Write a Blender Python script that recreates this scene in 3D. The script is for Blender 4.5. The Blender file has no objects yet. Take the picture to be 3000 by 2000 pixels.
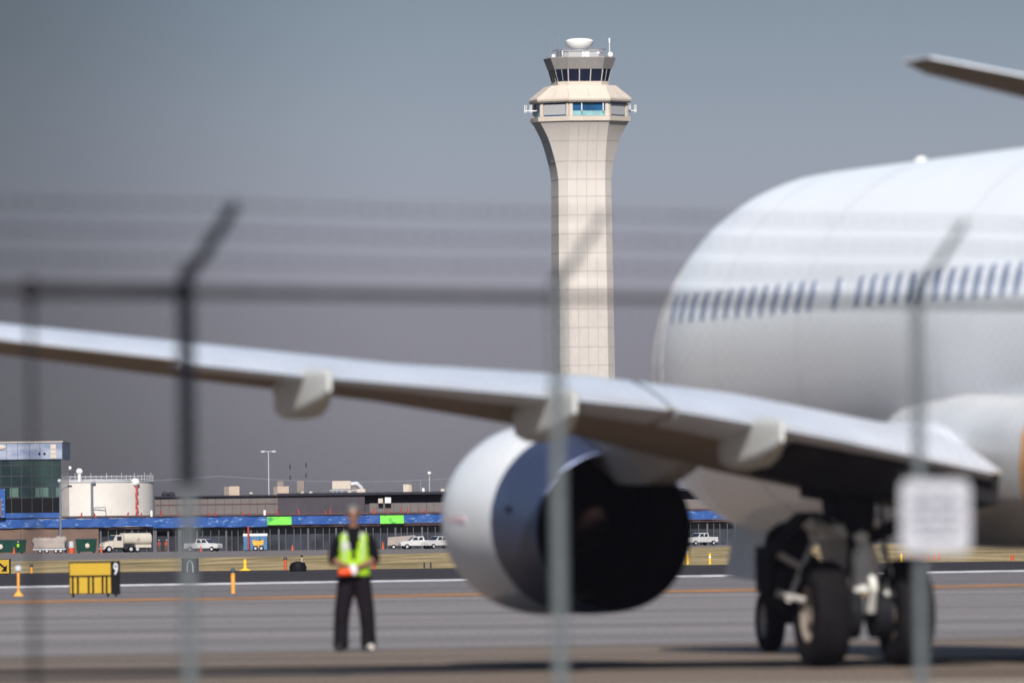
import bpy, math, random
from mathutils import Vector, Matrix
random.seed(7)
R = math.radians
sc = bpy.context.scene
COL = sc.collection

# ------------------------------------------------------------------ camera
F = 33333.0            # focal length in photo pixels (400 mm on 36 mm sensor, 3000 px)
CAM_H = 1.42
PITCH = math.atan(575 / F)
ROLL = R(0.70)
cam_d = bpy.data.cameras.new('camera')
cam = bpy.data.objects.new('camera', cam_d)
COL.objects.link(cam)
cam_d.sensor_width = 36
cam_d.lens = 36 * F / 3000
cam_d.clip_start = 1
cam_d.clip_end = 90000
cam_d.dof.use_dof = True
cam_d.dof.focus_distance = 800
cam_d.dof.aperture_fstop = 3.85
cam.matrix_world = Matrix.Translation((0, 0, CAM_H)) @ Matrix.Rotation(R(90) + PITCH, 4, 'X') @ Matrix.Rotation(-ROLL, 4, 'Z')
sc.camera = cam

# ------------------------------------------------------------------ light
SUN_EL, SUN_AZ = 36.0, 181.0      # azimuth clockwise from +Y (away from camera)
w = bpy.data.worlds.new('World')
sc.world = w
w.use_nodes = True
nt = w.node_tree
nt.nodes.clear()
out = nt.nodes.new('ShaderNodeOutputWorld')
sky = nt.nodes.new('ShaderNodeTexSky')
sky.sky_type = 'NISHITA'
sky.sun_disc = False
sky.sun_elevation = R(SUN_EL)
sky.sun_rotation = R(SUN_AZ)
sky.altitude = 1300
sky.dust_density = 1.6
bg = nt.nodes.new('ShaderNodeBackground')
bg.inputs['Strength'].default_value = 0.07
nt.links.new(sky.outputs[0], bg.inputs['Color'])
# smoky haze layer hugging the horizon (sky colour by elevation; bearing paints in vignetting)
geo = nt.nodes.new('ShaderNodeTexCoord')
sep = nt.nodes.new('ShaderNodeSeparateXYZ')
nt.links.new(geo.outputs['Generated'], sep.inputs[0])
noi = nt.nodes.new('ShaderNodeTexNoise')
noi.inputs['Scale'].default_value = 26
noi.inputs['Detail'].default_value = 2
nt.links.new(geo.outputs['Generated'], noi.inputs['Vector'])
nm = nt.nodes.new('ShaderNodeMath'); nm.operation = 'MULTIPLY_ADD'
nm.inputs[1].default_value = 0.002; nm.inputs[2].default_value = -0.001
nt.links.new(noi.outputs['Fac'], nm.inputs[0])
za = nt.nodes.new('ShaderNodeMath'); za.operation = 'ADD'
nt.links.new(sep.outputs['Z'], za.inputs[0]); nt.links.new(nm.outputs[0], za.inputs[1])
mr = nt.nodes.new('ShaderNodeMapRange')
mr.inputs['From Min'].default_value = 0.0
mr.inputs['From Max'].default_value = 0.05
nt.links.new(za.outputs[0], mr.inputs['Value'])
ramp = nt.nodes.new('ShaderNodeValToRGB')
cr = ramp.color_ramp
cr.interpolation = 'EASE'
RC = [(0.0, (.125, .120, .145)), (.165, (.162, .160, .183)), (.285, (.196, .194, .224)), (.405, (.232, .231, .272)), (.525, (.270, .280, .330)), (.645, (.290, .322, .382)), (.795, (.255, .300, .362)), (.93, (.215, .267, .328))]
cr.interpolation = 'B_SPLINE'
cr.elements[0].position = 0.0; cr.elements[0].color = (.172, .166, .196, 1)
cr.elements[1].position = 1.0; cr.elements[1].color = (.185, .235, .29, 1)
for p, c in RC[1:]:
    e = cr.elements.new(p); e.color = tuple(v * (1.32 if p < .2 else 1.22 if p < .35 else 1.06 if p < .45 else (1.0 if p < .6 else .92)) for v in c) + (1,)
nt.links.new(mr.outputs[0], ramp.inputs[0])
azr = nt.nodes.new('ShaderNodeMapRange')     # sky darkened towards the left, vignetting painted in
azr.interpolation_type = 'SMOOTHSTEP'
azr.inputs['From Min'].default_value = -0.052
azr.inputs['From Max'].default_value = -0.006
azr.inputs['To Min'].default_value = 0.50
azr.inputs['To Max'].default_value = 1.0
nt.links.new(sep.outputs['X'], azr.inputs['Value'])
vm = nt.nodes.new('ShaderNodeVectorMath'); vm.operation = 'SCALE'
nt.links.new(ramp.outputs['Color'], vm.inputs[0]); nt.links.new(azr.outputs[0], vm.inputs['Scale'])
bg2 = nt.nodes.new('ShaderNodeBackground')
nt.links.new(vm.outputs[0], bg2.inputs['Color'])
bg2.inputs['Strength'].default_value = 0.86
mf = nt.nodes.new('ShaderNodeMapRange')
mf.interpolation_type = 'SMOOTHSTEP'
mf.inputs['From Min'].default_value = 0.05
mf.inputs['From Max'].default_value = 0.16
nt.links.new(sep.outputs['Z'], mf.inputs['Value'])
mx = nt.nodes.new('ShaderNodeMixShader')
nt.links.new(mf.outputs[0], mx.inputs[0]); nt.links.new(bg2.outputs[0], mx.inputs[1]); nt.links.new(bg.outputs[0], mx.inputs[2])
nt.links.new(mx.outputs[0], out.inputs['Surface'])

sun_d = bpy.data.lights.new('sun', 'SUN')
sun_d.energy = 5.0
sun_d.angle = R(0.53)
sun_d.color = (1.0, 0.96, 0.90)
sun = bpy.data.objects.new('sun', sun_d)
COL.objects.link(sun)
sd = Vector((math.sin(R(SUN_AZ)) * math.cos(R(SUN_EL)), math.cos(R(SUN_AZ)) * math.cos(R(SUN_EL)), math.sin(R(SUN_EL))))
sun.rotation_euler = sd.to_track_quat('Z', 'Y').to_euler()
sun.location = (0, -50, 200)

sc.view_settings.view_transform = 'Standard'
sc.view_settings.look = 'None'
sc.view_settings.gamma = 1
sc.view_settings.exposure = 0.5
sc.render.film_transparent = False
sc.cycles.use_denoising = True
sc.cycles.max_bounces = 8

# ------------------------------------------------------------------ helpers
def W(px, py, d):
    """world point on the plane y=d seen at photo pixel (px,py)"""
    cx, cy = (px - 1500) / F, (1000 - py) / F
    u = cx * math.cos(ROLL) + cy * math.sin(ROLL)
    v = -cx * math.sin(ROLL) + cy * math.cos(ROLL)
    y = math.cos(PITCH) - v * math.sin(PITCH)
    z = math.sin(PITCH) + v * math.cos(PITCH)
    return Vector((u * d / y, d, CAM_H + z * d / y))

def gx(px, d):
    """world x of photo column px, for a point on the ground at distance d"""
    return W(px, 1575 + CAM_H * F / d, d).x

def mat(name, col, rough=0.6, metal=0.0, var=0.08, scale=3.0, col2=None, thr=None, bump=0.0, stretch=(1, 1, 1), coat=0.0, spec=0.5):
    if min(col) < 0.8:
        col = tuple(c * 0.89 for c in col); col2 = tuple(c * 0.89 for c in col2) if col2 else None
    if max(col) < 0.07 and rough > 0.5: spec = min(spec, 0.08)
    m = bpy.data.materials.new(name)
    m.use_nodes = True
    t = m.node_tree
    b = t.nodes['Principled BSDF']
    b.inputs['Roughness'].default_value = rough
    b.inputs['Metallic'].default_value = metal
    b.inputs['Coat Weight'].default_value = coat
    b.inputs['Specular IOR Level'].default_value = spec
    tc = t.nodes.new('ShaderNodeTexCoord')
    mp = t.nodes.new('ShaderNodeMapping'); mp.inputs['Scale'].default_value = stretch
    n = t.nodes.new('ShaderNodeTexNoise'); n.inputs['Scale'].default_value = scale; n.inputs['Detail'].default_value = 6
    t.links.new(tc.outputs['Object'], mp.inputs[0]); t.links.new(mp.outputs[0], n.inputs['Vector'])
    r = t.nodes.new('ShaderNodeValToRGB')
    if col2 is None:
        a = tuple(max(0, c * (1 - var)) for c in col); c2 = tuple(min(1, c * (1 + var)) for c in col)
        r.color_ramp.elements[0].position = 0.3; r.color_ramp.elements[1].position = 0.7
    else:
        a, c2 = col, col2
        lo, hi = thr or (0.4, 0.6)
        r.color_ramp.elements[0].position = lo; r.color_ramp.elements[1].position = hi
    r.color_ramp.elements[0].color = (*a, 1); r.color_ramp.elements[1].color = (*c2, 1)
    t.links.new(n.outputs['Fac'], r.inputs[0]); t.links.new(r.outputs[0], b.inputs['Base Color'])
    if bump:
        bp = t.nodes.new('ShaderNodeBump'); bp.inputs['Strength'].default_value = bump; bp.inputs['Distance'].default_value = 0.02
        t.links.new(n.outputs['Fac'], bp.inputs['Height']); t.links.new(bp.outputs[0], b.inputs['Normal'])
    return m

class MB:
    def __init__(s):
        s.v, s.f, s.m = [], [], []
    def add(s, vs, fs, m=0):
        o = len(s.v)
        s.v += [tuple(p) for p in vs]
        s.f += [tuple(i + o for i in q) for q in fs]
        s.m += [m] * len(fs)
        return s
    def box(s, x0, x1, y0, y1, z0, z1, m=0):
        vs = [(x, y, z) for z in (z0, z1) for y in (y0, y1) for x in (x0, x1)]
        return s.add(vs, [(0, 2, 3, 1), (4, 5, 7, 6), (0, 1, 5, 4), (2, 6, 7, 3), (0, 4, 6, 2), (1, 3, 7, 5)], m)
    def bar(s, p0, p1, wx, wz, m=0):
        """square bar from p0 to p1"""
        return s.tube([p0, p1], [wx, wx], 4, m, flat=wz / wx)
    def tube(s, pts, rad, n=12, m=0, flat=1.0, caps=True):
        pts = [Vector(p) for p in pts]
        if not isinstance(rad, (list, tuple)): rad = [rad] * len(pts)
        rings = []
        up = None
        for i, p in enumerate(pts):
            a = pts[max(0, i - 1)]; b = pts[min(len(pts) - 1, i + 1)]
            d = (b - a).normalized()
            if up is None:
                up = Vector((0, 0, 1)) if abs(d.z) < 0.9 else Vector((0, 1, 0))
            sx = d.cross(up).normalized(); sy = sx.cross(d).normalized(); up = sy
            off = math.pi / n if n == 4 else 0
            rings.append([p + sx * rad[i] * math.cos(2 * math.pi * k / n + off) + sy * rad[i] * flat * math.sin(2 * math.pi * k / n + off) for k in range(n)])
        return s.loft(rings, m, caps)
    def loft(s, rings, m=0, caps=True, closed=True):
        n = len(rings[0])
        vs = [p for r in rings for p in r]
        fs = []
        for i in range(len(rings) - 1):
            for k in range(n if closed else n - 1):
                k2 = (k + 1) % n
                fs.append((i * n + k, i * n + k2, (i + 1) * n + k2, (i + 1) * n + k))
        if caps:
            fs.append(tuple(range(n - 1, -1, -1)))
            fs.append(tuple((len(rings) - 1) * n + k for k in range(n)))
        return s.add(vs, fs, m)
    def lathe(s, prof, o=(0, 0, 0), axis='Z', n=32, m=0, caps=True):
        """prof: (radius, height) pairs"""
        rings = []
        for r, h in prof:
            ring = []
            for k in range(n):
                a = 2 * math.pi * k / n
                c, q = r * math.cos(a), r * math.sin(a)
                p = (c, q, h) if axis == 'Z' else ((h, c, q) if axis == 'X' else (q, h, c))
                ring.append((p[0] + o[0], p[1] + o[1], p[2] + o[2]))
            rings.append(ring)
        return s.loft(rings, m, caps)
    def ell(s, c, r, n=16, k=10, m=0):
        rings = []
        for i in range(k + 1):
            th = math.pi * i / k
            rr = max(math.sin(th), 0.02)
            rings.append([(c[0] + r[0] * rr * math.cos(2 * math.pi * j / n), c[1] + r[1] * rr * math.sin(2 * math.pi * j / n), c[2] - r[2] * math.cos(th)) for j in range(n)])
        return s.loft(rings, m)
    def build(s, name, mats, parent=None, smooth=35, loc=None, fix=True):
        me = bpy.data.meshes.new(name)
        me.from_pydata(s.v, [], s.f)
        if not isinstance(mats, (list, tuple)): mats = [mats]
        for x in mats: me.materials.append(x)
        me.polygons.foreach_set('material_index', s.m)
        if fix:
            import bmesh
            bm = bmesh.new(); bm.from_mesh(me); bmesh.ops.recalc_face_normals(bm, faces=bm.faces); bm.to_mesh(me); bm.free()
        if smooth:
            me.shade_smooth(); me.set_sharp_from_angle(angle=R(smooth))
        me.update()
        o = bpy.data.objects.new(name, me)
        COL.objects.link(o)
        if parent is not None: o.parent = parent
        if loc is not None: o.location = loc
        return o

def empty(name, loc=(0, 0, 0), rz=0, parent=None):
    o = bpy.data.objects.new(name, None)
    o.empty_display_size = 0.5
    COL.objects.link(o)
    o.location = loc; o.rotation_euler = (0, 0, rz)
    if parent is not None: o.parent = parent
    return o

def tag(o, label=None, cat=None, group=None, kind=None):
    if label: o['label'] = label
    if cat: o['category'] = cat
    if group: o['group'] = group
    if kind: o['kind'] = kind
    return o

def copy_tree(o, parent=None):
    c = o.copy(); COL.objects.link(c); c.parent = parent
    for ch in list(o.children): copy_tree(ch, c)
    return c

def sheet(name, pts, z, m, kind='structure'):
    b = MB().add([(x, y, z) for x, y in pts], [tuple(range(len(pts)))])
    o = b.build(name, m, smooth=0, fix=False)
    tag(o, kind=kind)
    return o

# ------------------------------------------------------------------ materials
M = {}
M['dirt'] = mat('airfield_dirt', (0.075, 0.066, 0.058), 0.95, var=0.25, scale=0.05)
M['near_conc'] = mat('brown_concrete', (0.165, 0.123, 0.093), 0.9, var=0.26, scale=0.12, stretch=(0.12, 1, 1))
M['bounce_ground'] = mat('pale_bounce_ground', (0.27, 0.23, 0.18), 0.95, var=0.15, scale=0.2)  # pale tone for the added bounce-light ground
M['stencil'] = mat('faded_red_stencil', (0.62, 0.42, 0.46), 0.6, var=0.05)
M['wing_shadow'] = mat('painted_shadow_black', (0.012, 0.011, 0.012), 0.9, scale=0.5, col2=(0.03, 0.026, 0.024), thr=(0.4, 0.6), stretch=(0.3, 1, 1))  # near-black colour stands in for the wing's cast shadow
M['conc'] = mat('grey_concrete', (0.205, 0.186, 0.183), 0.85, var=0.34, scale=0.09, stretch=(0.12, 1, 1))
M['conc2'] = mat('taxiway_concrete', (0.155, 0.138, 0.140), 0.85, var=0.24, scale=0.06, stretch=(0.10, 1, 1))
M['asph'] = mat('dark_asphalt', (0.045, 0.040, 0.045), 0.9, var=0.15, scale=0.03, stretch=(0.3, 1, 1))
M['road'] = mat('service_road_grey', (0.15, 0.13, 0.125), 0.9, var=0.14, scale=0.02, stretch=(0.3, 1, 1))
M['grass'] = mat('dry_grass', (0.16, 0.115, 0.035), 0.95, scale=0.22, col2=(0.43, 0.32, 0.15), thr=(0.34, 0.66), stretch=(1, 0.05, 1))
M['paint_w'] = mat('worn_white_line', (0.30, 0.29, 0.30), 0.7, scale=0.9, col2=(0.78, 0.77, 0.78), thr=(0.36, 0.56), stretch=(1, .5, 1))
M['paint_y'] = mat('worn_orange_line', (0.20, 0.12, 0.07), 0.7, scale=0.5, col2=(0.50, 0.22, 0.06), thr=(0.40, 0.60))
M['white'] = mat('aircraft_white_paint', (0.86, 0.86, 0.86), 0.32, var=0.02, scale=0.6, coat=0.3)
M['belly'] = mat('belly_grey_white_paint', (0.70, 0.70, 0.70), 0.4, var=0.05, scale=1.2, coat=0.2)
M['wing'] = mat('wing_sky_tint_paint', (0.66, 0.70, 0.78), 0.35, var=0.07, scale=1.5, coat=0.2)  # bluish tint puts the sky's reflection into the colour
M['orange_liv'] = mat('orange_livery', (0.75, 0.36, 0.10), 0.4, var=0.03)
M['blue_liv'] = mat('blue_livery', (0.02, 0.07, 0.30), 0.4, var=0.03)
M['metal_cowl'] = mat('dark_bare_cowl', (0.055, 0.070, 0.140), 0.36, metal=0.4, var=0.12, scale=1.0)
M['soot'] = mat('sooty_nozzle', (0.0025, 0.002, 0.002), 0.9, var=0.3, scale=3, spec=0.1)
M['core'] = mat('hot_core_metal', (0.009, 0.004, 0.003), 0.8, metal=0.0, var=0.3)
M['pylon'] = mat('pylon_grey', (0.44, 0.41, 0.39), 0.5, var=0.08, scale=2)
M['fairing'] = mat('flap_fairing_grey', (0.55, 0.56, 0.55), 0.4, var=0.05, scale=2)
M['window'] = mat('cabin_window_glass', (0.20, 0.225, 0.33), 0.25, var=0.1)
M['tyre'] = mat('tyre_rubber', (0.010, 0.009, 0.010), 0.9, var=0.3, scale=8, spec=0.2)
M['rim'] = mat('wheel_rim_beige', (0.24, 0.20, 0.165), 0.45, var=0.15, scale=6)
M['strut'] = mat('gear_strut_grey', (0.80, 0.79, 0.74), 0.4, var=0.08, scale=5)
M['chrome'] = mat('chrome_piston', (0.8, 0.8, 0.85), 0.12, metal=1.0, var=0.03)
M['gear_dark'] = mat('greasy_gear_metal', (0.012, 0.012, 0.015), 0.6, var=0.4, scale=9)
M['bay_shade'] = mat('bay_and_wing_shade', (0.02, 0.02, 0.022), 0.8, var=0.3)  # wheel bay black, also paints the shade under the wing root
M['brass'] = mat('orange_collar', (0.55, 0.30, 0.10), 0.5, var=0.1)
M['galv'] = mat('galvanised_steel', (0.135, 0.15, 0.16), 0.5, metal=0.25, var=0.12, scale=12)
M['galv_dark'] = mat('dark_fence_steel', (0.010, 0.011, 0.017), 0.7, var=0.2, scale=9)
M['rail'] = mat('rail_steel', (0.055, 0.050, 0.054), 0.6, var=0.25, scale=5)
M['wire'] = mat('wire_steel', (0.012, 0.012, 0.018), 0.95, metal=0.0, spec=0.1, var=0.15, scale=20)
M['plate'] = mat('sign_white_plate', (0.66, 0.655, 0.70), 0.5, var=0.04)
M['ink'] = mat('faded_ink', (0.10, 0.10, 0.16), 0.6, var=0.1)
M['skin'] = mat('skin_brown', (0.27, 0.13, 0.085), 0.5, var=0.08, scale=20)
M['lips'] = mat('lip_tone', (0.20, 0.075, 0.06), 0.5, var=0.05)
M['eye'] = mat('dark_sunglasses', (0.015, 0.013, 0.013), 0.2, var=0.05)
M['hair'] = mat('grey_hair', (0.13, 0.125, 0.12), 0.9, var=0.25, scale=60)
M['black_cloth'] = mat('black_shirt_cloth', (0.006, 0.006, 0.008), 0.95, var=0.3, scale=20)
M['trousers'] = mat('charcoal_trousers_cloth', (0.010, 0.008, 0.011), 0.9, var=0.25, scale=12)
M['lime'] = mat('hi_vis_lime', (0.34, 0.60, 0.004), 0.7, var=0.06, scale=10)
M['silver'] = mat('reflective_silver', (0.48, 0.50, 0.46), 0.5, var=0.08, scale=10)
M['orange_hv'] = mat('hi_vis_orange', (0.85, 0.075, 0.004), 0.6, var=0.08)
M['white_cloth'] = mat('white_rag', (0.72, 0.70, 0.74), 0.8, var=0.05)
M['shoe'] = mat('light_shoe', (0.52, 0.47, 0.42), 0.8, var=0.1)
M['shoe_dark'] = mat('dark_shoe', (0.03, 0.028, 0.03), 0.8, var=0.1)
M['sign_y'] = mat('sign_yellow', (0.47, 0.29, 0.002), 0.5, var=0.05, scale=5)
M['sign_k'] = mat('sign_black', (0.008, 0.008, 0.010), 0.6, var=0.2)
M['sign_w'] = mat('sign_white_mark', (0.55, 0.58, 0.62), 0.6, var=0.1)
M['mk_or'] = mat('marker_orange', (0.85, 0.36, 0.05), 0.6, var=0.1, scale=8)
M['mk_ye'] = mat('marker_yellow', (0.85, 0.50, 0.02), 0.6, var=0.08, scale=8)
M['mk_red'] = mat('marker_red', (0.50, 0.07, 0.015), 0.6, var=0.08, scale=8)
M['mk_dk'] = mat('marker_black', (0.015, 0.03, 0.05), 0.5, var=0.1)
M['tower_c'] = mat('tower_concrete', (0.505, 0.463, 0.43), 0.85, var=0.035, scale=0.35)
M['tower_cream'] = mat('tower_cream_panel', (0.50, 0.435, 0.37), 0.8, var=0.04, scale=0.4)
M['tower_grey'] = mat('tower_grey_metal', (0.235, 0.22, 0.215), 0.6, var=0.05, scale=0.6)
M['tower_roofgrey'] = mat('tower_roof_plant_grey', (0.33, 0.33, 0.34), 0.6, var=0.06)
M['joint'] = mat('panel_joint', (0.36, 0.32, 0.30), 0.9, var=0.05)
M['glass_t'] = mat('tower_dark_glass', (0.010, 0.013, 0.030), 0.3, var=0.2, scale=0.5)
M['glass_b'] = mat('tower_blue_glass', (0.015, 0.08, 0.19), 0.15, var=0.3, scale=0.4)
M['glass_c'] = mat('tower_teal_glass', (0.20, 0.36, 0.38), 0.3, var=0.2, scale=0.6)
M['mullion'] = mat('pale_mullion', (0.50, 0.48, 0.46), 0.6, var=0.05)
M['radome'] = mat('white_radome', (0.72, 0.71, 0.69), 0.5, var=0.03)
M['antenna'] = mat('antenna_grey', (0.20, 0.21, 0.25), 0.6, var=0.1)
M['antenna_w'] = mat('antenna_white', (0.75, 0.73, 0.72), 0.6, var=0.1)
M['bwall'] = mat('brown_block_wall', (0.145, 0.092, 0.072), 0.9, var=0.14, scale=0.5)
M['bglass'] = mat('terminal_dark_glass', (0.034, 0.038, 0.052), 0.25, var=0.6, scale=0.35)
M['bcol'] = mat('terminal_grey_column', (0.075, 0.078, 0.092), 0.7, var=0.1)
M['bluewrap'] = mat('blue_membrane', (0.004, 0.060, 0.26), 0.6, scale=1.1, col2=(0.14, 0.26, 0.46), thr=(0.58, 0.70), stretch=(1, 1, 2.2))
M['greenwrap'] = mat('lime_green_sheathing', (0.17, 0.66, 0.06), 0.6, scale=0.9, col2=(0.03, 0.30, 0.06), thr=(0.55, 0.70), stretch=(1, 1, 2))
M['upA'] = mat('taupe_metal_panels', (0.135, 0.115, 0.112), 0.7, var=0.06, scale=0.3)
M['upB'] = mat('slate_metal_panels', (0.070, 0.063, 0.076), 0.7, var=0.08, scale=0.3)
M['edge'] = mat('dark_roof_edge', (0.035, 0.033, 0.045), 0.7, var=0.2)
M['jointr'] = mat('reddish_panel_joint', (0.085, 0.045, 0.05), 0.8, var=0.1)
M['hvac'] = mat('tan_rooftop_unit', (0.44, 0.34, 0.27), 0.7, var=0.06, scale=0.4)
M['hvac_d'] = mat('brown_rooftop_unit', (0.21, 0.175, 0.155), 0.7, var=0.08, scale=0.4)
M['steel_l'] = mat('light_steel', (0.45, 0.46, 0.50), 0.5, var=0.1)
M['redpost'] = mat('red_safety_post', (0.36, 0.045, 0.04), 0.7, var=0.15, scale=2)
M['gl_b'] = mat('curtain_wall_glass', (0.012, 0.025, 0.030), 0.16, scale=0.12, col2=(0.03, 0.055, 0.055), thr=(0.42, 0.6))
M['gl_pale'] = mat('greenish_pane', (0.075, 0.13, 0.11), 0.3, var=0.15, scale=0.5)
M['gl_line'] = mat('curtain_wall_mullion', (0.018, 0.024, 0.03), 0.5, var=0.1)
M['parapet'] = mat('pale_blue_cladding', (0.16, 0.20, 0.31), 0.5, scale=0.25, col2=(0.30, 0.33, 0.42), thr=(0.4, 0.62), stretch=(1, 1, 4))
M['cream'] = mat('cream_panel', (0.52, 0.45, 0.38), 0.7, var=0.06)
M['tank'] = mat('white_tank_steel', (0.62, 0.58, 0.54), 0.6, var=0.04, scale=0.2)
M['pipe'] = mat('grey_pipe', (0.14, 0.16, 0.20), 0.6, var=0.1)
M['truckw'] = mat('vehicle_cream_white', (0.50, 0.45, 0.38), 0.45, var=0.06, scale=0.8)
M['carw'] = mat('vehicle_white', (0.55, 0.54, 0.54), 0.35, var=0.04)
M['vglass'] = mat('vehicle_glass', (0.012, 0.02, 0.04), 0.15, var=0.2)
M['dgreen'] = mat('dumpster_green', (0.010, 0.045, 0.035), 0.6, var=0.2, scale=0.8)
M['tan'] = mat('tan_canvas', (0.33, 0.28, 0.255), 0.85, var=0.12, scale=0.8)
M['bluebox'] = mat('blue_container_paint', (0.045, 0.15, 0.30), 0.6, var=0.25, scale=0.6)
M['orange_b'] = mat('machine_orange', (0.85, 0.36, 0.02), 0.5, var=0.1)
M['skin_seam'] = mat('skin_seam_grey', (0.72, 0.73, 0.75), 0.5, var=0.05)
M['tail_shaded'] = mat('tail_underside_shaded', (0.10, 0.078, 0.062), 0.7, var=0.15)  # underside shade of the tailplane painted into the colour
M['wing_shaded'] = mat('wing_underside_shaded', (0.25, 0.20, 0.155), 0.6, var=0.1, scale=1.5)  # darker copy of the wing paint, underside shade put in the colour
M['hills'] = mat('hazy_hill', (0.12, 0.11, 0.13), 1.0, var=0.1, scale=0.001)

# ------------------------------------------------------------------ ground
def line_y(p, x):
    """y on the line through p = ((x0,y0),(x1,y1))"""
    (x0, y0), (x1, y1) = p
    return y0 + (y1 - y0) * (x - x0) / (x1 - x0)

LA = ((-6.4, 143.5), (5.9, 153.5))      # shoulder / apron
LB = ((-12.2, 270.0), (13.0, 293.0))    # orange taxi line
LC = ((-16.4, 364.0), (18.0, 401.0))    # white edge line
def strip(name, near, far, x0, x1, z, m):
    f = lambda l, x: line_y(l, x) if isinstance(l, tuple) else l
    return sheet(name, [(x0, f(near, x0)), (x1, f(near, x1)), (x1, f(far, x1)), (x0, f(far, x0))], z, m)
def shift(l, d): return tuple((x, y + d) for x, y in l)

g = sheet('ground', [(-30000, -400), (30000, -400), (30000, 60000), (-30000, 60000)], -0.02, M['dirt'])
strip('apron_shoulder', 54, 260, -220, 220, -0.008, M['near_conc'])
strip('bounce_ground', 54, 109, -200, 200, 0.0, M['bounce_ground'])  # added pale ground out of frame, bounces light up onto the aircraft
strip('painted_wing_shadow', 125.6, 129.2, -60, 6.6, 0.0, M['wing_shadow'])  # dark sheet painted in where the wing's shadow falls
strip('apron', LA, LB, -90, 130, 0.0, M['conc'])
strip('taxiway', LB, LC, -150, 200, 0.004, M['conc2'])
strip('runway_asphalt', LC, 560, -190, 190, 0.008, M['asph'])
strip('service_road', 700, 1830, -700, 900, 0.0, M['road'])
strip('apron_line', LB, shift(LB, 15), -90, 130, 0.008, M['paint_y'])
strip('taxiway_edge_line', LC, shift(LC, 19), -150, 150, 0.012, M['paint_w'])
tag(sheet('grass', [(-500, 543), (500, 543), (500, 1900), (42, 1480), (-20, 1040), (-40, 930), (-500, 800)], 0.02, M['grass']), kind='stuff')

# ------------------------------------------------------------------ control tower
TD = 2210.0
PM = F / TD
def tz(y): return (1572.5 - y) / PM + 1.36
tx = W(1704.5, 700, TD).x
tower = empty('control_tower', (tx, TD, 0), R(11))
tag(tower, 'tall cream concrete air traffic control tower with flared head and white radome', 'control tower')
def octo(e, c, z, k=1.0):
    a = e + c
    return [(x * k, y * k, z) for x, y in ((-a, e), (-e, a), (e, a), (a, e), (a, -e), (e, -a), (-e, -a), (-a, -e))]
# (photo y, half flat edge, chamfer)
SH = [(1650, 3.9, 1.6), (1090, 3.85, 1.6), (800, 3.80, 1.55), (560, 3.72, 1.5), (528, 3.72, 1.5), (500, 3.70, 1.75), (480, 3.70, 2.0), (458, 3.72, 2.35), (430, 3.75, 2.85), (407, 3.8, 3.3), (385, 3.85, 3.95), (368, 3.9, 4.5), (358, 3.95, 4.9)]
b = MB(); b.loft([octo(e, c, tz(y) if y < 1600 else -0.5) for y, e, c in SH])
b.build('shaft', M['tower_c'], tower, smooth=12)
# panel joints: thin recess-coloured strips, 1 cm proud
jb = MB()
def shaft_ec(y):
    for (y0, e0, c0), (y1, e1, c1) in zip(SH, SH[1:]):
        if y1 <= y <= y0:
            k = (y0 - y) / (y0 - y1); return e0 + (e1 - e0) * k, c0 + (c1 - c0) * k
    return SH[-1][1:]
for y in [413, 473, 526, 576, 631, 686, 741, 795, 849, 905, 960, 1016, 1070, 1125, 1180]:
    e, c = shaft_ec(y)
    jb.loft([octo(e + .004, c + .012, tz(y) - .07), octo(e + .004, c + .012, tz(y) + .07)], caps=False)
ys = [1650, 1090, 800, 560, 528, 500, 480, 458, 430, 407, 385, 368]
for fr in (-1, -.5, 0, .5, 1):
    for side in (0, 1, 2, 3):
        ring = []
        for y in ys:
            e, c = shaft_ec(y)
            z = tz(y) if y < 1600 else 0
            ring.append((fr * e, -(e + c) - .012, z))
        wq = .05 if abs(fr) < 1 else .03
        for (p, q) in zip(ring, ring[1:]):
            m4 = Matrix.Rotation(R(90 * side), 4, 'Z')
            jb.add([m4 @ Vector((p[0] - wq, p[1], p[2])), m4 @ Vector((p[0] + wq, p[1], p[2])), m4 @ Vector((q[0] + wq, q[1], q[2])), m4 @ Vector((q[0] - wq, q[1], q[2]))], [(0, 1, 2, 3)])
jb.build('joint_grid', M['joint'], tower, smooth=0, fix=False)
# ring ledge
E0, C0 = 3.98, 5.05
b = MB(); b.loft([octo(3.95, 4.9, tz(358)), octo(4.0, 5.10, tz(357)), octo(4.0, 5.15, tz(344)), octo(3.9, 4.9, tz(343))])
b.build('ledge', M['tower_cream'], tower, smooth=12)
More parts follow.
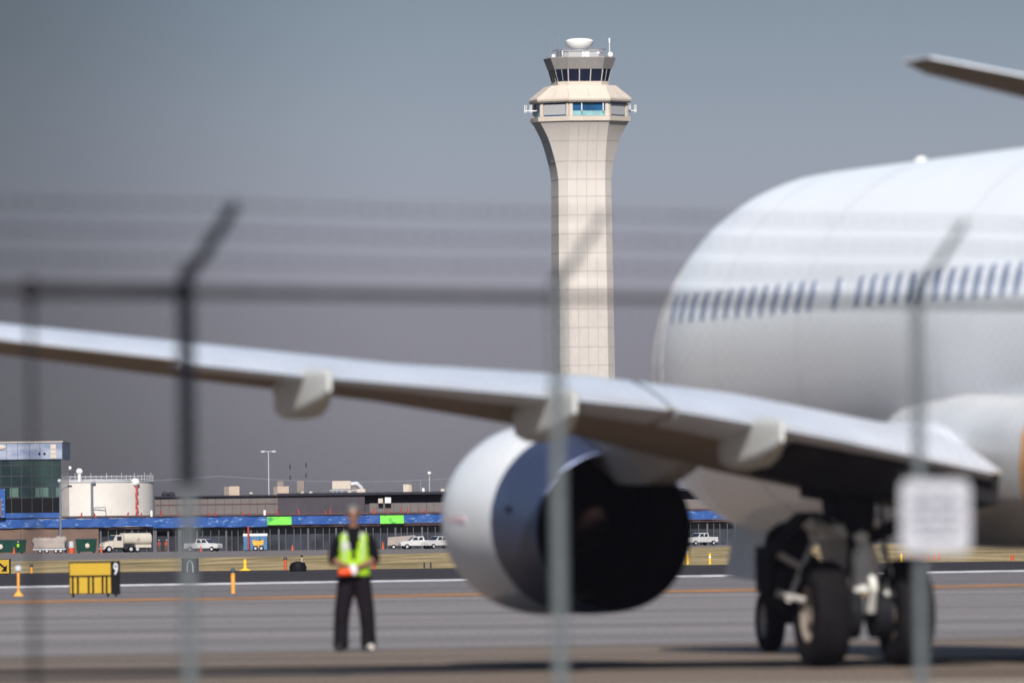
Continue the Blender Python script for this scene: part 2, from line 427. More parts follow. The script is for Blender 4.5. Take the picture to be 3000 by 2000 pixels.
# glazed level
b = MB(); b.loft([octo(3.85, 4.55, tz(343)), octo(3.85, 4.55, tz(302))])
b.build('glazed_level', M['glass_b'], tower, smooth=12)
def face_frame(idx, e, c):
    """origin, unit direction and outward normal of facet idx of the octagon: 0 front, 1 front-left, 2 front-right, 3 left, 4 right"""
    a = e + c
    pts = {0: ((-e, -a), (e, -a)), 1: ((-a, -e), (-e, -a)), 2: ((e, -a), (a, -e)), 3: ((-a, e), (-a, -e)), 4: ((a, -e), (a, e)), 5: ((a, e), (e, a)), 6: ((e, a), (-e, a)), 7: ((-e, a), (-a, e))}[idx]
    p, q = Vector((*pts[0], 0)), Vector((*pts[1], 0))
    d = (q - p); L = d.length; d.normalize()
    n = Vector((d.y, -d.x, 0))
    return p, d, n, L
def facet_box(b, idx, e, c, s0, s1, z0, z1, t0, t1, m=0, e1=None, c1=None):
    p, d, n, L = face_frame(idx, e, c)
    P2, d2, n2, L2 = (p, d, n, L) if e1 is None else face_frame(idx, e1, c1)
    vs = []
    for z, (pp, dd, nn, LL) in ((z0, (p, d, n, L)), (z1, (P2, d2, n2, L2))):
        for s, t in ((s0, t0), (s1, t0), (s1, t1), (s0, t1)):
            v = pp + dd * (s * LL) + nn * t
            vs.append((v.x, v.y, z))
    b.add(vs, [(0, 1, 2, 3), (4, 5, 6, 7), (0, 1, 5, 4), (1, 2, 6, 5), (2, 3, 7, 6), (3, 0, 4, 7)], m)
z0, z1 = tz(342.5), tz(303)
for idx in (1, 2, 5, 7):
    b = MB(); facet_box(b, idx, 3.85, 4.55, .10, .88, z0 + .25, z1 - .35, .05, .16)
    b.build('louvre_panel', M['tower_roofgrey'], tower, smooth=0)
for idx in range(8):
    for q0, q1 in ((0, .08), (.92, 1.0)):
        b = MB(); facet_box(b, idx, 3.85, 4.55, q0, q1, z0, z1 - .1, -.05, .30)
        b.build('corner_pier', M['tower_cream'], tower, smooth=0)
for idx in (0, 3, 4, 6):
    b = MB(); facet_box(b, idx, 3.85, 4.55, .08, .92, z0 + .02, z0 + .95, .1, .20)
    b.build('balcony_glass', M['glass_c'], tower, smooth=0)
for idx, s in ((0, .30), (0, .85), (3, .5), (4, .45), (3, .7), (4, .62)):
    p, d, n, L = face_frame(idx, 3.85, 4.55)
    q = p + d * L * s
    out_ = 1.0 if idx == 0 else 2.6
    a = q + n * .2; c_ = q + n * out_
    zz = tz(324); b = MB()
    b.tube([(a.x, a.y, zz), (c_.x, c_.y, zz)], .09, 6)
    for k in (0.55, 1.0):
        e_ = a + (c_ - a) * k
        b.tube([(e_.x, e_.y, zz - .35), (e_.x, e_.y, zz + 1.15)], .065, 6)
    b.build('antenna_bracket', M['antenna_w'], tower)
# skirt roof
b = MB(); b.loft([octo(3.9, 4.9, tz(303)), octo(4.05, 5.15, tz(302)), octo(4.12, 5.25, tz(293)), octo(4.05, 5.2, tz(288)), octo(3.75, 2.6, tz(252)), octo(3.2, 2.2, tz(251))])
b.build('skirt_roof', M['tower_cream'], tower, smooth=12)
ea, ca, eb, cb = 4.05, 5.2, 3.75, 2.6
for idx in (0, 1, 2, 3, 4, 5, 6, 7):
    for s in (.0, .5) if idx in (0, 1, 2, 5, 6, 7) else (.0,):
        b = MB(); facet_box(b, idx, ea + .004, ca + .01, s - .006, s + .006, tz(287), tz(253), .0, .02, e1=eb + .004, c1=cb + .01)
        b.build('roof_joint', M['joint'], tower, smooth=0)
b = MB(); b.loft([octo(4.13, 5.27, tz(299)), octo(4.13, 5.27, tz(297.5))]); b.build('fascia_line', M['joint'], tower, smooth=0)
# cab
b = MB(); b.loft([octo(3.25, 1.72, tz(252)), octo(3.27, 1.75, tz(240))]); b.build('cab_base', M['tower_cream'], tower, smooth=12)
b = MB(); b.loft([octo(3.25, 1.70, tz(240)), octo(3.42, 2.15, tz(203))]); b.build('cab_glass', M['glass_t'], tower, smooth=12)
for idx in range(8):
    for s in ((0, .33, .66, 1) if idx in (0, 3, 4, 6) else (.5,)):
        b = MB(); facet_box(b, idx, 3.25, 1.70, s - .012, s + .012, tz(240), tz(203), .0, .05, e1=3.42, c1=2.15)
        b.build('mullion', M['mullion'], tower, smooth=0)
b = MB(); b.loft([octo(3.45, 2.2, tz(204)), octo(3.62, 2.85, tz(171)), octo(3.6, 2.85, tz(169)), octo(3.3, 2.5, tz(168.5))]); b.build('cab_parapet', M['tower_grey'], tower, smooth=12)
b = MB(); b.loft([octo(3.0, 1.0, tz(169)), octo(3.0, 1.0, tz(147.5))]); b.build('plant_room', M['tower_roofgrey'], tower, smooth=12)
b = MB()
for k in range(8): 
    p, d, n, L = face_frame(k, 3.2, 1.4)
    q = p + d * L; zt = tz(145)
    b.tube([(p.x, p.y, zt), (q.x, q.y, zt)], .06, 5)
    for s in (0, .5): 
        r = p + d * L * s; b.tube([(r.x, r.y, tz(169)), (r.x, r.y, zt)], .05, 5)
b.build('roof_railing', M['antenna'], tower)
b = MB(); b.box(-.3, 1.1, -4.03, -4.0, tz(168), tz(153)); b.build('access_door', M['radome'], tower, smooth=0)
b = MB(); b.lathe([(1.7, tz(147.5)), (1.7, tz(142))], n=24); b.build('radome_base', M['antenna'], tower)
b = MB(); b.lathe([(1.9, tz(142)), (2.35, tz(136)), (2.65, tz(128)), (2.75, tz(121)), (2.65, tz(117.5)), (2.2, tz(114)), (1.5, tz(112)), (.02, tz(111))], n=32); b.build('radome', M['radome'], tower)
for (x, y, ytop, r, mm) in ((-6.0, -1, 110, .035, 'antenna'), (-5.4, -2.0, 118, .05, 'antenna'), (-4.6, -3.4, 100, .03, 'antenna'), (-3.2, -3.5, 105, .04, 'antenna'), (-4.2, -4.0, 150, .05, 'antenna_w'), (3.4, -3.6, 127, .06, 'antenna'), (4.2, -3.4, 100, .03, 'antenna'), (5.1, -2.8, 122, .05, 'antenna'), (5.6, -1.8, 112, .08, 'antenna_w'), (5.0, 1.5, 104, .03, 'antenna')):
    b = MB(); b.tube([(x, y, tz(172)), (x, y, tz(ytop))], r, 6)
    if mm == 'antenna_w': b.tube([(x, y, tz(ytop + 14)), (x, y, tz(ytop))], r * 1.8, 6)
    b.build('whip_antenna', M[mm], tower)
b = MB(); b.ell((5.6, -2.4, tz(162)), (.6, .6, .6), 12, 8); b.tube([(5.6, -2.4, tz(170)), (5.6, -2.4, tz(165))], .15, 6); b.build('dish_antenna', M['radome'], tower)
b = MB(); b.ell((-5.6, -2.2, tz(165)), (.4, .4, .4), 12, 8); b.tube([(-5.6, -2.2, tz(170)), (-5.6, -2.2, tz(167))], .1, 6); b.build('dish_antenna', M['radome'], tower)
b = MB(); b.ell((2.9, -3.7, tz(157)), (.55, .4, .55), 12, 8); b.tube([(2.9, -3.7, tz(169)), (2.9, -3.7, tz(160))], .2, 6); b.build('searchlight', M['steel_l'], tower)

# ------------------------------------------------------------------ airliner (local: +X nose, +Y port, +Z up, origin under the main gear)
TH = R(13.9)
plane = empty('airliner', (7.42, 122.9, 0), R(90) + TH)
tag(plane, 'white twin-engine passenger jet with blurred window row rolling away behind the fence', 'airliner')

def fus(t):
    """centre z, half width, half height of fuselage at station t"""
    top, bot, ry = 5.77, 1.36, 1.975
    if t > 13.8:
        s = min((t - 13.8) / 6.3, 0.9995)
        ry = 1.975 * (1 - s ** 2.3) ** 0.70
        top = 3.05 + 2.72 * (1 - s ** 2.3) ** 0.72
        bot = 3.05 - 1.69 * (1 - s ** 4.5) ** 0.5
    if t < -6:
        s = (-6 - t) / 13.0
        ry = 1.975 * (1 - 0.88 * s ** 1.6)
        bot = 1.36 + 3.4 * s ** 1.4
        top = 5.77 - 0.25 * s
    return (top + bot) / 2, ry, (top - bot) / 2
ts = [-19, -18, -16.5, -15, -13, -11, -9, -7.5, -6] + [-6 + 1.2 * k for k in range(1, 17)] + [13.8, 14.5, 15.2, 15.9, 16.6, 17.3, 17.9, 18.4, 18.8, 19.2, 19.5, 19.75, 19.93, 20.03, 20.08]
NR = 56
b = MB()
rings = []
for t in ts:
    zc, ry, rz = fus(t)
    rings.append([(t, ry * math.sin(2 * math.pi * k / NR), zc + rz * math.cos(2 * math.pi * k / NR)) for k in range(NR)])
b.loft(rings)
# aft livery: orange / blue sweep painted on the rear fuselage
nf = len(ts) - 1
for i in range(nf):
    for k in range(NR):
        tm = (ts[i] + ts[i + 1]) / 2
        zm = fus(tm)[0] + fus(tm)[2] * math.cos(2 * math.pi * (k + .5) / NR)
        lim = 3.9 + (zm - 1.6) * -2.9
        if tm < -9 and math.cos(2 * math.pi * (k + .5) / NR) > -.3: b.m[i * NR + k] = 2
        if tm < 0.2 and math.cos(2 * math.pi * (k + .5) / NR) < -.3: b.m[i * NR + k] = 1
fuse = b.build('fuselage', [M['white'], M['orange_liv'], M['blue_liv']], plane, smooth=60)

def side_patch(t0, t1, z0, z1, off, port=1, nz=5, nx=3, rnd=0.0):
    """a curved patch with thickness lying on the fuselage side"""
    vs = []
    for layer in (off, -0.02):
        for j in range(nz):
            z = z0 + (z1 - z0) * j / (nz - 1)
            for i in range(nx):
                k = 2 * i / (nx - 1) - 1
                q = 1 - rnd * (abs(2 * j / (nz - 1) - 1) ** 4)
                t = (t0 + t1) / 2 + k * q * (t1 - t0) / 2
                zc, ry, rz = fus(t)
                yy = ry * math.sqrt(max(0, 1 - ((z - zc) / rz) ** 2)) + layer
                vs.append((t, port * yy, z))
    fs = []
    n = nz * nx
    for j in range(nz - 1):
        for i in range(nx - 1):
            a = j * nx + i
            fs.append((a, a + 1, a + nx + 1, a + nx))
    rim = [i for i in range(nx)] + [j * nx + nx - 1 for j in range(1, nz)] + [(nz - 1) * nx + i for i in range(nx - 2, -1, -1)] + [j * nx for j in range(nz - 2, 0, -1)]
    for a, c in zip(rim, rim[1:] + rim[:1]): fs.append((a, c, c + n, a + n))
    return vs, fs
wt = [7.72] + [8.80 + .533 * k for k in range(13)] + [6.78 - .533 * k for k in range(20)]
for port in (1, -1):
    for t in wt:
        b = MB(); b.add(*side_patch(t - .10, t + .10, 3.99, 4.34, .012, port, 7, 3, .45)); b.build('window', M['window'], fuse)
    for t0 in (15.85, -5.6):
        b = MB()
        for q in ((t0, t0 + .03, 2.9, 4.75), (t0 + .82, t0 + .85, 2.9, 4.75)): b.add(*side_patch(*q, .006, port, 9, 2))
        b.add(*side_patch(t0, t0 + .85, 4.73, 4.76, .006, port, 2, 5)); b.add(*side_patch(t0, t0 + .85, 2.88, 2.91, .006, port, 2, 5))
        b.build('door', M['pylon'], fuse)
# cockpit glazing
for port in (1, -1):
    for t0, t1, z0, z1 in ((18.5, 19.1, 3.95, 4.35), (17.8, 18.35, 4.1, 4.55)):
        b = MB(); b.add(*side_patch(t0, t1, z0, z1, .012, port, 4, 4)); b.build('cockpit_window', M['window'], fuse)
b = MB(); b.ell((10.8, 0, 5.76), (.10, .08, .07), 16, 8); b.tube([(10.8, 0, 5.7), (10.8, 0, 5.775)], .09, 16); b.build('beacon', M['strut'], fuse)
b = MB()
b.add([(5.6, -.02, 5.75), (6.0, -.02, 5.75), (5.75, -.01, 6.05), (5.6, -.01, 6.05), (5.6, .02, 5.75), (6.0, .02, 5.75), (5.75, .01, 6.05), (5.6, .01, 6.05)], [(0, 1, 2, 3), (7, 6, 5, 4), (0, 4, 5, 1), (1, 5, 6, 2), (2, 6, 7, 3), (3, 7, 4, 0)])
b.build('blade_antenna', M['white'], fuse)
# panel seams round the fuselage
for t in (12.9, 9.2, 3.4, -2.4):
    b = MB(); r0 = []
    for off, tt in ((.004, t - .02), (.004, t + .02)):
        zc, ry, rz = fus(tt)
        r0.append([(tt, (ry + off) * math.sin(2 * math.pi * k / NR), zc + (rz + off) * math.cos(2 * math.pi * k / NR)) for k in range(NR)])
    b.loft(r0, caps=False)
    b.build('skin_seam', M['skin_seam'], fuse, fix=False)

# belly fairing
b = MB()
rings = []
for t, hw, zt, zb in ((8.6, .35, 2.0, 1.42), (8.0, 1.2, 2.25, 1.32), (6.9, 1.85, 2.7, 1.26), (5.2, 2.16, 3.05, 1.22), (2.5, 2.27, 3.15, 1.20), (-.75, 2.26, 3.05, 1.20), (-1.5, 2.25, 3.0, 1.20), (-3.6, 2.05, 2.75, 1.22), (-5.6, 1.5, 2.3, 1.30), (-7.2, .5, 1.95, 1.42)):
    ring = []
    for k in range(36):
        a = 2 * math.pi * k / 36
        c, s_ = math.cos(a), math.sin(a)
        p = .62
        ring.append((t, hw * math.copysign(abs(c) ** p, c), (zt + zb) / 2 + (zt - zb) / 2 * math.copysign(abs(s_) ** p, s_)))
    rings.append(ring)
b.loft(rings); b.m = [1 if 5 * 36 <= i < 8 * 36 else 0 for i in range(len(b.m))]; b.build('belly_fairing', [M['belly'], M['orange_liv']], plane, smooth=50)

# wings: station L, trailing-edge t, chord, z of TE, rise above TE, drop below TE
WS = [(1.2, 1.4, 3.4, 2.30, .35, .25), (2.80, 1.2, 2.8, 2.34, .30, .25), (2.82, -2.0, 6.0, 2.04, .50, .36), (5.13, -2.0, 4.9, 2.54, .42, .42), (6.79, -2.1, 4.05, 2.82, .32, .32), (9.2, -2.85, 3.35, 3.02, .25, .16), (11.05, -3.4, 2.9, 3.17, .27, .11), (14.2, -4.4, 2.15, 3.50, .22, .08), (16.9, -5.2, 1.55, 3.80, .15, .06)]
def wing_at(L):
    for a, c in zip(WS, WS[1:]):
        if a[0] <= L <= c[0]:
            k = (L - a[0]) / (c[0] - a[0]); return [p + (q - p) * k for p, q in zip(a, c)]
    return list(WS[-1] if L > 10 else WS[0])
TOP = [(0, .02), (.10, .30), (.22, .60), (.38, .88), (.55, 1.0), (.72, .98), (.87, .80), (.95, .55), (.99, .32)]
BOT = [(1.0, .12), (.98, -.10), (.93, -.45), (.82, -.85), (.65, -1.0), (.45, -.92), (.25, -.55), (.10, -.25), (0, -.06)]
def wing(side):
    rings = []
    for L, te, ch, z, up, dn in WS:
        ring = []
        for f_, h in TOP: ring.append((te + ch * f_, side * L, z + up * h))
        for f_, h in BOT: ring.append((te + ch * f_, side * L, z + (up if h > 0 else dn) * h))
        rings.append(ring)
    b = MB(); b.loft(rings)
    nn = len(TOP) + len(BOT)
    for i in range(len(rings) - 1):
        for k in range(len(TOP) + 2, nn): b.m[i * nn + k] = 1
    wg = b.build('wing', [M['wing'], M['wing_shaded']], plane, smooth=50)
    # flap gap and spoiler lines
    for L in (6.45,):
        b = MB()
        q = wing_at(L)
        pts = [(q[1] + q[2] * f_, side * L, q[3] + q[4] * h + .006) for f_, h in TOP[:4]]
        b.tube(pts, .014, 5)
        b.build('flap_gap', M['pipe'], wg)
    for L0, L1 in ((2.95, 6.40), (6.5, 12.1)):
        b = MB()
        rr = []
        for k in range(5):
            L = L0 + (L1 - L0) * k / 4
            q = wing_at(L); te, ch, z = q[1], q[2], q[3]
            rr.append([(te - .16, side * L, z - .035), (te + .25 * ch * .5, side * L, z + q[4] * .34 + .004), (te + .2 * ch, side * L, z - q[5] * .5), (te, side * L, z - .09)])
        b.loft(rr); b.build('flap', M['wing'], wg, smooth=30)
    b = MB(); rr = []
    for L in (2.84, 3.6, 4.4, 5.05):
        q = wing_at(L); te, z = q[1], q[3]
        rr.append([(te + .05, side * L, z - .04), (te + 1.6, side * L, z - .10), (te + 1.9, side * L, z - q[5] - .05), (te + (.10 if L < 3.7 else .35), side * L, z - (.34 if L < 3.7 else .24))])
    b.loft(rr); b.build('flap_root_shade', M['bay_shade'], wg, smooth=0)  # black panel painted in for the deep shade below the flap root
    for L in (5.42, 7.75, 10.55):
        q = wing_at(L); te, ch, z, up, dn = q[1:]
        k = 1.0 if L < 9 else .95
        # boxy canoe whose blunt aft end hangs behind the trailing edge
        rr = []
        for dt, hw, zt, zb in ((-.72, .025, .02, -.20), (-.55, .08, .05, -.27), (-.1, .18, .07, -.38), (.35, .235, .05, -.46), (.85, .235, .01, -.48), (1.25, .20, -.04, -.43), (1.6, .10, -.12, -.33)):
            ring = []
            for j in range(24):
                a = 2 * math.pi * j / 24
                c, s_ = math.cos(a), math.sin(a)
                ring.append((te + dt * k, side * L + hw * k * math.copysign(abs(c) ** .4, c) * (1 if s_ > 0 else .86), z + ((zt + zb) / 2 + (zt - zb) / 2 * math.copysign(abs(s_) ** .4, s_)) * k))
            rr.append(ring)
        b = MB(); b.loft(rr); b.build('flap_track_fairing', M['fairing'], wg, smooth=40)
    return wg
wp = wing(1); ws_ = wing(-1)
for side in (1, -1):
    # wing tip fence, kept small
    q = wing_at(16.9)
    b = MB(); b.add([(q[1] - .1, side * 16.88, q[3] + .02), (q[1] + 1.5, side * 16.88, q[3] + .05), (q[1] + .1, side * 16.98, q[3] + .75), (q[1] - .35, side * 16.98, q[3] + .75),
                     (q[1] - .1, side * 16.94, q[3] + .02), (q[1] + 1.5, side * 16.94, q[3] + .05), (q[1] + .1, side * 17.02, q[3] + .75), (q[1] - .35, side * 17.02, q[3] + .75)],
                    [(0, 1, 2, 3), (7, 6, 5, 4), (0, 4, 5, 1), (1, 5, 6, 2), (2, 6, 7, 3), (3, 7, 4, 0)])
    b.build('wingtip_fence', M['white'], wp if side == 1 else ws_, smooth=0)

def engine(side):
    y0 = side * 5.72; zc = 1.63
    en = empty('engine', (0, 0, 0), parent=plane)
    def R_(p): return [(r, t) for t, r in p]
    def eng(prof, m_, name, caps=False):
        rings = []
        for t, r in prof:
            dz = -.15 * max(0, 5.35 - t) / 2.1
            rings.append([(t, y0 + r * math.cos(2 * math.pi * k / 56), zc + dz + r * math.sin(2 * math.pi * k / 56)) for k in range(56)])
        MB().loft(rings, caps=caps).build(name, m_, en, smooth=50)
    eng([(4.75, 1.02), (5.3, 1.055), (5.8, 1.07), (6.3, 1.08), (6.8, 1.055), (7.2, .99), (7.5, .91), (7.62, .84), (7.55, .79), (7.2, .78), (6.6, .80), (5.45, .80)], M['white'], 'nacelle')
    eng([(4.75, 1.02), (4.2, .98), (3.7, .935), (3.25, .885), (3.24, .865)], M['metal_cowl'], 'rear_cowl')
    eng([(3.24, .865), (3.3, .85), (4.0, .85), (5.39, .84), (5.40, .30)], M['soot'], 'exhaust_duct')
    b = MB(); b.lathe(R_([(5.38, .42), (4.9, .40), (4.4, .30), (4.0, .12), (3.9, .02)]), (0, y0, zc), 'X', 32)
    b.build('exhaust_cone', M['core'], en)
    b = MB()
    for k in range(22):
        a = 2 * math.pi * k / 22
        ca, sa = math.cos(a), math.sin(a)
        p0 = (6.75, y0 + ca * .2, zc + sa * .2); p1 = (6.55, y0 + ca * .78, zc + sa * .78)
        b.add([p0, p1, (p1[0] - .2, p1[1] - sa * .12, p1[2] + ca * .12), (p0[0] - .2, p0[1] - sa * .05, p0[2] + ca * .05)], [(0, 1, 2, 3)])
    b.lathe([(.22, 6.4), (.22, 6.8), (.12, 7.05), (.01, 7.2)], (0, y0, zc), 'X', 24)
    b.build('fan', M['gear_dark'], en, fix=False)
    # pylon
    rr = []
    for t, hw_t, hw_b, zt, zb in ((.4, .34, .05, 2.70, 2.46), (1.1, .54, .12, 2.74, 2.12), (2.2, .56, .18, 2.80, 1.98), (3.2, .52, .20, 2.84, 2.00), (5.0, .36, .22, 2.85, 2.45), (6.0, .24, .2, 2.80, 2.55), (6.6, .08, .08, 2.72, 2.62)):
        y1 = y0 - side * .24; rr.append([(t, y1 - hw_t, zt), (t, y1 + hw_t, zt), (t, y1 + hw_t * .8, zt - (zt - zb) * .45), (t, y1 + hw_b, zb), (t, y1 - hw_b, zb), (t, y1 - hw_t * .8, zt - (zt - zb) * .45)])
    b = MB(); b.loft(rr); b.build('pylon', M['pylon'], en, smooth=30)
    b = MB()
    for k, (a0, l_) in enumerate(((0, .16), (.2, .10), (.34, .18), (.56, .12))):
        b.box(5.75 + a0, 5.75 + a0 + l_, y0 + side * 1.055, y0 + side * 1.083, zc - .02, zc + .035)
    b.build('red_stencil', M['stencil'], en, smooth=0)
    b = MB(); b.tube([(4.3, y0 + .92 * side, zc + .10), (4.1, y0 + .93 * side, zc + .10)], .05, 8); b.build('drain_port', M['soot'], en)
    return en
engine(1); engine(-1)

def tyre_mb(o, r, hw, n=36):
    x, y, z = o
    pr = [(r * .52, -hw * .80), (r * .60, -hw * .96), (r * .80, -hw), (r * .93, -hw * .86), (r * .99, -hw * .55)]
    for g_ in (-.45, -.15, .15, .45):
        pr += [(r, (g_ - .05) * hw), (r * .985, (g_ - .03) * hw), (r * .985, (g_ + .03) * hw), (r, (g_ + .05) * hw)]
    pr += [(r * .99, hw * .55), (r * .93, hw * .86), (r * .80, hw), (r * .60, hw * .96), (r * .52, hw * .80)]
    return MB().lathe(pr, (x, y, z), 'Y', n, caps=False)
def rim_mb(o, r, hw, n=28):
    x, y, z = o
    b = MB().lathe([(.02, -hw * .55), (r * .18, -hw * .75), (r * .22, -hw * .45), (r * .42, -hw * .5), (r * .50, -hw * .82), (r * .54, -hw * .82), (r * .54, hw * .82), (r * .50, hw * .82), (r * .42, hw * .5), (r * .22, hw * .45), (r * .18, hw * .75), (.02, hw * .55)], (x, y, z), 'Y', n)
    return b
def main_gear(side):
    y0 = side * 3.795
    g_ = empty('main_landing_gear', (0, 0, 0), parent=plane)
    for s in (-1, 1):
        c = (0, y0 + s * .4635, .565)
        tyre_mb(c, .575, .205).build('tyre', M['tyre'], g_)
        rim_mb(c, .575, .2).build('rim', M['rim'], g_)
        b = MB().lathe([(.27, s * .02), (.27, s * .20)], (0, y0 + s * .06, .565), 'Y', 24); b.build('brake_pack', M['gear_dark'], g_)
    b = MB(); b.tube([(0, y0 - .4, .565), (0, y0 + .4, .565)], .085, 14); b.build('axle', M['gear_dark'], g_)
    b = MB(); b.tube([(0, y0, .565), (0, y0, .80)], .085, 16); b.build('piston', M['chrome'], g_)
    b = MB(); b.lathe([(.155, .76), (.155, .80), (.14, .81)], (0, y0, 0), 'Z', 20); b.build('collar', M['brass'], g_)
    b = MB(); b.lathe([(.150, .80), (.165, .86), (.165, 1.12), (.12, 1.25), (.07, 1.33)], (-.05, y0, 0), 'Z', 20); b.build('strut_fairing', M['strut'], g_)
    b = MB(); b.tube([(.05, y0, 1.1), (.1, y0 + side * .02, 1.6), (.25, y0 + side * .08, 2.35)], [.13, .17, .20], 16); b.build('strut', M['gear_dark'], g_)
    b = MB(); b.tube([(-.22, y0 - side * .02, .60), (-.42, y0, .84)], [.05, .035], 8); b.tube([(-.42, y0, .84), (-.2, y0, 1.12)], [.035, .05], 8); b.build('torque_link', M['strut'], g_)
    b = MB(); b.tube([(0, y0 - side * .1, 1.38), (.1, y0 - side * 1.5, 2.0)], [.075, .09], 10); b.build('side_brace', M['gear_dark'], g_)
    b = MB(); b.tube([(.02, y0 + side * .06, 1.40), (.55, y0 + side * .38, 1.58)], [.085, .05], 12); b.ell((0, y0 + side * .02, 1.38), (.1, .1, .1), 12, 8); b.build('lock_actuator', M['strut'], g_)
    # leg door, hanging outboard of the strut, and the upper fixed door
    arc = [(.34, 1.56), (.46, 1.66), (.60, 1.66), (.76, 1.53), (.90, 1.36), (1.04, 1.20), (1.08, 1.13)]
    b = MB(); b.loft([[(t, y0 + side * o_, z_) for o_, z_ in arc] + [(t, y0 + side * (o_ - .06), z_ - .06) for o_, z_ in reversed(arc)] for t in (.1, .5)]); b.build('gear_door', M['gear_dark'], g_, smooth=0)
    b = MB(); b.box(.3, .8, y0 + side * .93, y0 + side * .98, .80, 1.30); b.tube([(.5, y0 + side * .95, .84), (.5, y0 + side * .70, .62)], .07, 8); b.build('door_flap', M['gear_dark'], g_, smooth=0)
    b = MB(); b.ell((.5, y0 + side * .70, 1.32), (.3, .25, .24), 14, 8); b.ell((.45, y0 + side * .55, 1.02), (.25, .24, .22), 14, 8); b.ell((.5, y0 + side * .80, .98), (.2, .16, .20), 12, 8); b.build('actuator_cluster', M['gear_dark'], g_)
    b = MB(); b.tube([(.2, y0 + side * .95, 1.25), (.2, y0 + side * .35, .92)], .035, 8); b.tube([(.15, y0 + side * .80, .70), (.2, y0 + side * .45, 1.45)], .03, 8); b.tube([(.15, y0 + side * .62, .72), (.15, y0 + side * .92, .80)], .04, 8); b.build('linkage', M['pylon'], g_)
    b = MB(); b.tube([(-.12, y0 - side * .22, .62), (-.2, y0 - side * .24, 1.02), (-.1, y0 - side * .16, 1.30)], .03, 8); b.tube([(-.12, y0 + side * .22, .66), (-.18, y0 + side * .24, .98), (-.1, y0 + side * .16, 1.22)], .025, 8)
    b.ell((-.14, y0 - side * .24, .80), (.07, .07, .09), 10, 6); b.build('brake_line', M['strut'], g_)
    dp = [(-.22, 1.55), (-.28, 2.6), (.50, 2.6), (.46, 1.82), (.22, 1.78), (.20, 1.50)]
    b = MB(); b.loft([[(t, y0 + side * o_, z_) for o_, z_ in dp] for t in (.3, .85)]); b.build('upper_door', M['gear_dark'], g_, smooth=0)
    b = MB(); b.tube([(-.25, y0 + side * .25, .95), (-.2, y0 + side * .2, 1.3), (-.1, y0 + side * .22, 1.9), (0, y0 + side * .2, 2.3)], .025, 6)
    b.tube([(-.2, y0 - side * .25, .75), (-.25, y0 - side * .2, 1.1), (-.1, y0 - side * .16, 1.8)], .022, 6); b.build('hydraulic_hose', M['gear_dark'], g_)
    return g_
main_gear(1); main_gear(-1)

NG = empty('nose_landing_gear', (16.9, 0, 0), parent=plane)
for s in (-1, 1):
    c = (0, s * .25, .375)
    tyre_mb(c, .385, .115).build('tyre', M['tyre'], NG)
    rim_mb(c, .385, .11).build('rim', M['rim'], NG)
b = MB(); b.tube([(0, -.25, .375), (0, .25, .375)], .05, 10); b.build('axle', M['gear_dark'], NG)
b = MB(); b.tube([(0, 0, .375), (.04, 0, .9), (.12, 0, 1.85)], [.07, .10, .13], 14); b.build('strut', M['gear_dark'], NG)
b = MB(); b.tube([(0, 0, 1.15), (-.95, 0, 1.8)], .07, 10); b.tube([(-.18, 0, .45), (-.36, 0, .72), (-.1, 0, 1.0)], .045, 8); b.build('drag_brace', M['gear_dark'], NG)
b = MB(); b.box(-.15, .2, -.32, .32, .86, 1.10); b.tube([(-.1, -.42, 1.0), (-.1, .42, 1.0)], .07, 10); b.build('steering_unit', M['gear_dark'], NG, smooth=30)
for s in (-1, 1):
    b = MB(); b.add([(-1.0, s * .46, 1.66), (.6, s * .46, 1.66), (.6, s * .62, .92), (-.85, s * .62, .86), (-1.0, s * .50, 1.66), (.6, s * .50, 1.66), (.6, s * .66, .92), (-.85, s * .66, .86)],
                    [(0, 1, 2, 3), (7, 6, 5, 4), (0, 4, 5, 1), (1, 5, 6, 2), (2, 6, 7, 3), (3, 7, 4, 0)]); b.build('gear_door', M['pylon'], NG, smooth=0)
b = MB(); b.ell((-.2, 0, 1.70), (1.25, .42, .13), 20, 8); b.build('wheel_bay', M['bay_shade'], NG)

# tailplane and fin
for side in (1, -1):
    rr = []
    for L, te, ch, z, h in ((.3, -16.2, 3.6, 4.70, .20), (2.5, -15.7, 2.9, 4.98, .15), (5.0, -15.1, 2.15, 5.44, .09), (6.80, -14.5, 1.45, 5.84, .06), (7.17, -14.6, 1.0, 5.90, .02)):
        rr.append([(te, side * L, z), (te + ch * .3, side * L, z + h * .6), (te + ch * .7, side * L, z + h), (te + ch * .95, side * L, z + h * .6), (te + ch, side * L, z), (te + ch * .93, side * L, z - h * .8), (te + ch * .6, side * L, z - h * 1.1), (te + ch * .3, side * L, z - h * .7), (te, side * L, z - .02)])
    b = MB(); b.loft(rr); b.m = [1 if 4 <= (i % 9) <= 7 else 0 for i in range(len(b.m))]; b.build('tailplane', [M['wing'], M['tail_shaded']], plane, smooth=50)
rr = []
for z, te, ch, hw in ((5.3, -17.6, 6.2, .22), (8.0, -18.6, 4.4, .16), (11.0, -19.8, 2.6, .10), (11.7, -20.0, 2.2, .06)):
    rr.append([(te, 0, z), (te + ch * .3, hw, z), (te + ch * .7, hw, z), (te + ch * .95, hw * .5, z), (te + ch, 0, z), (te + ch * .95, -hw * .5, z), (te + ch * .7, -hw, z), (te + ch * .3, -hw, z)])
b = MB(); b.loft(rr); b.build('tail_fin', M['blue_liv'], plane, smooth=50)

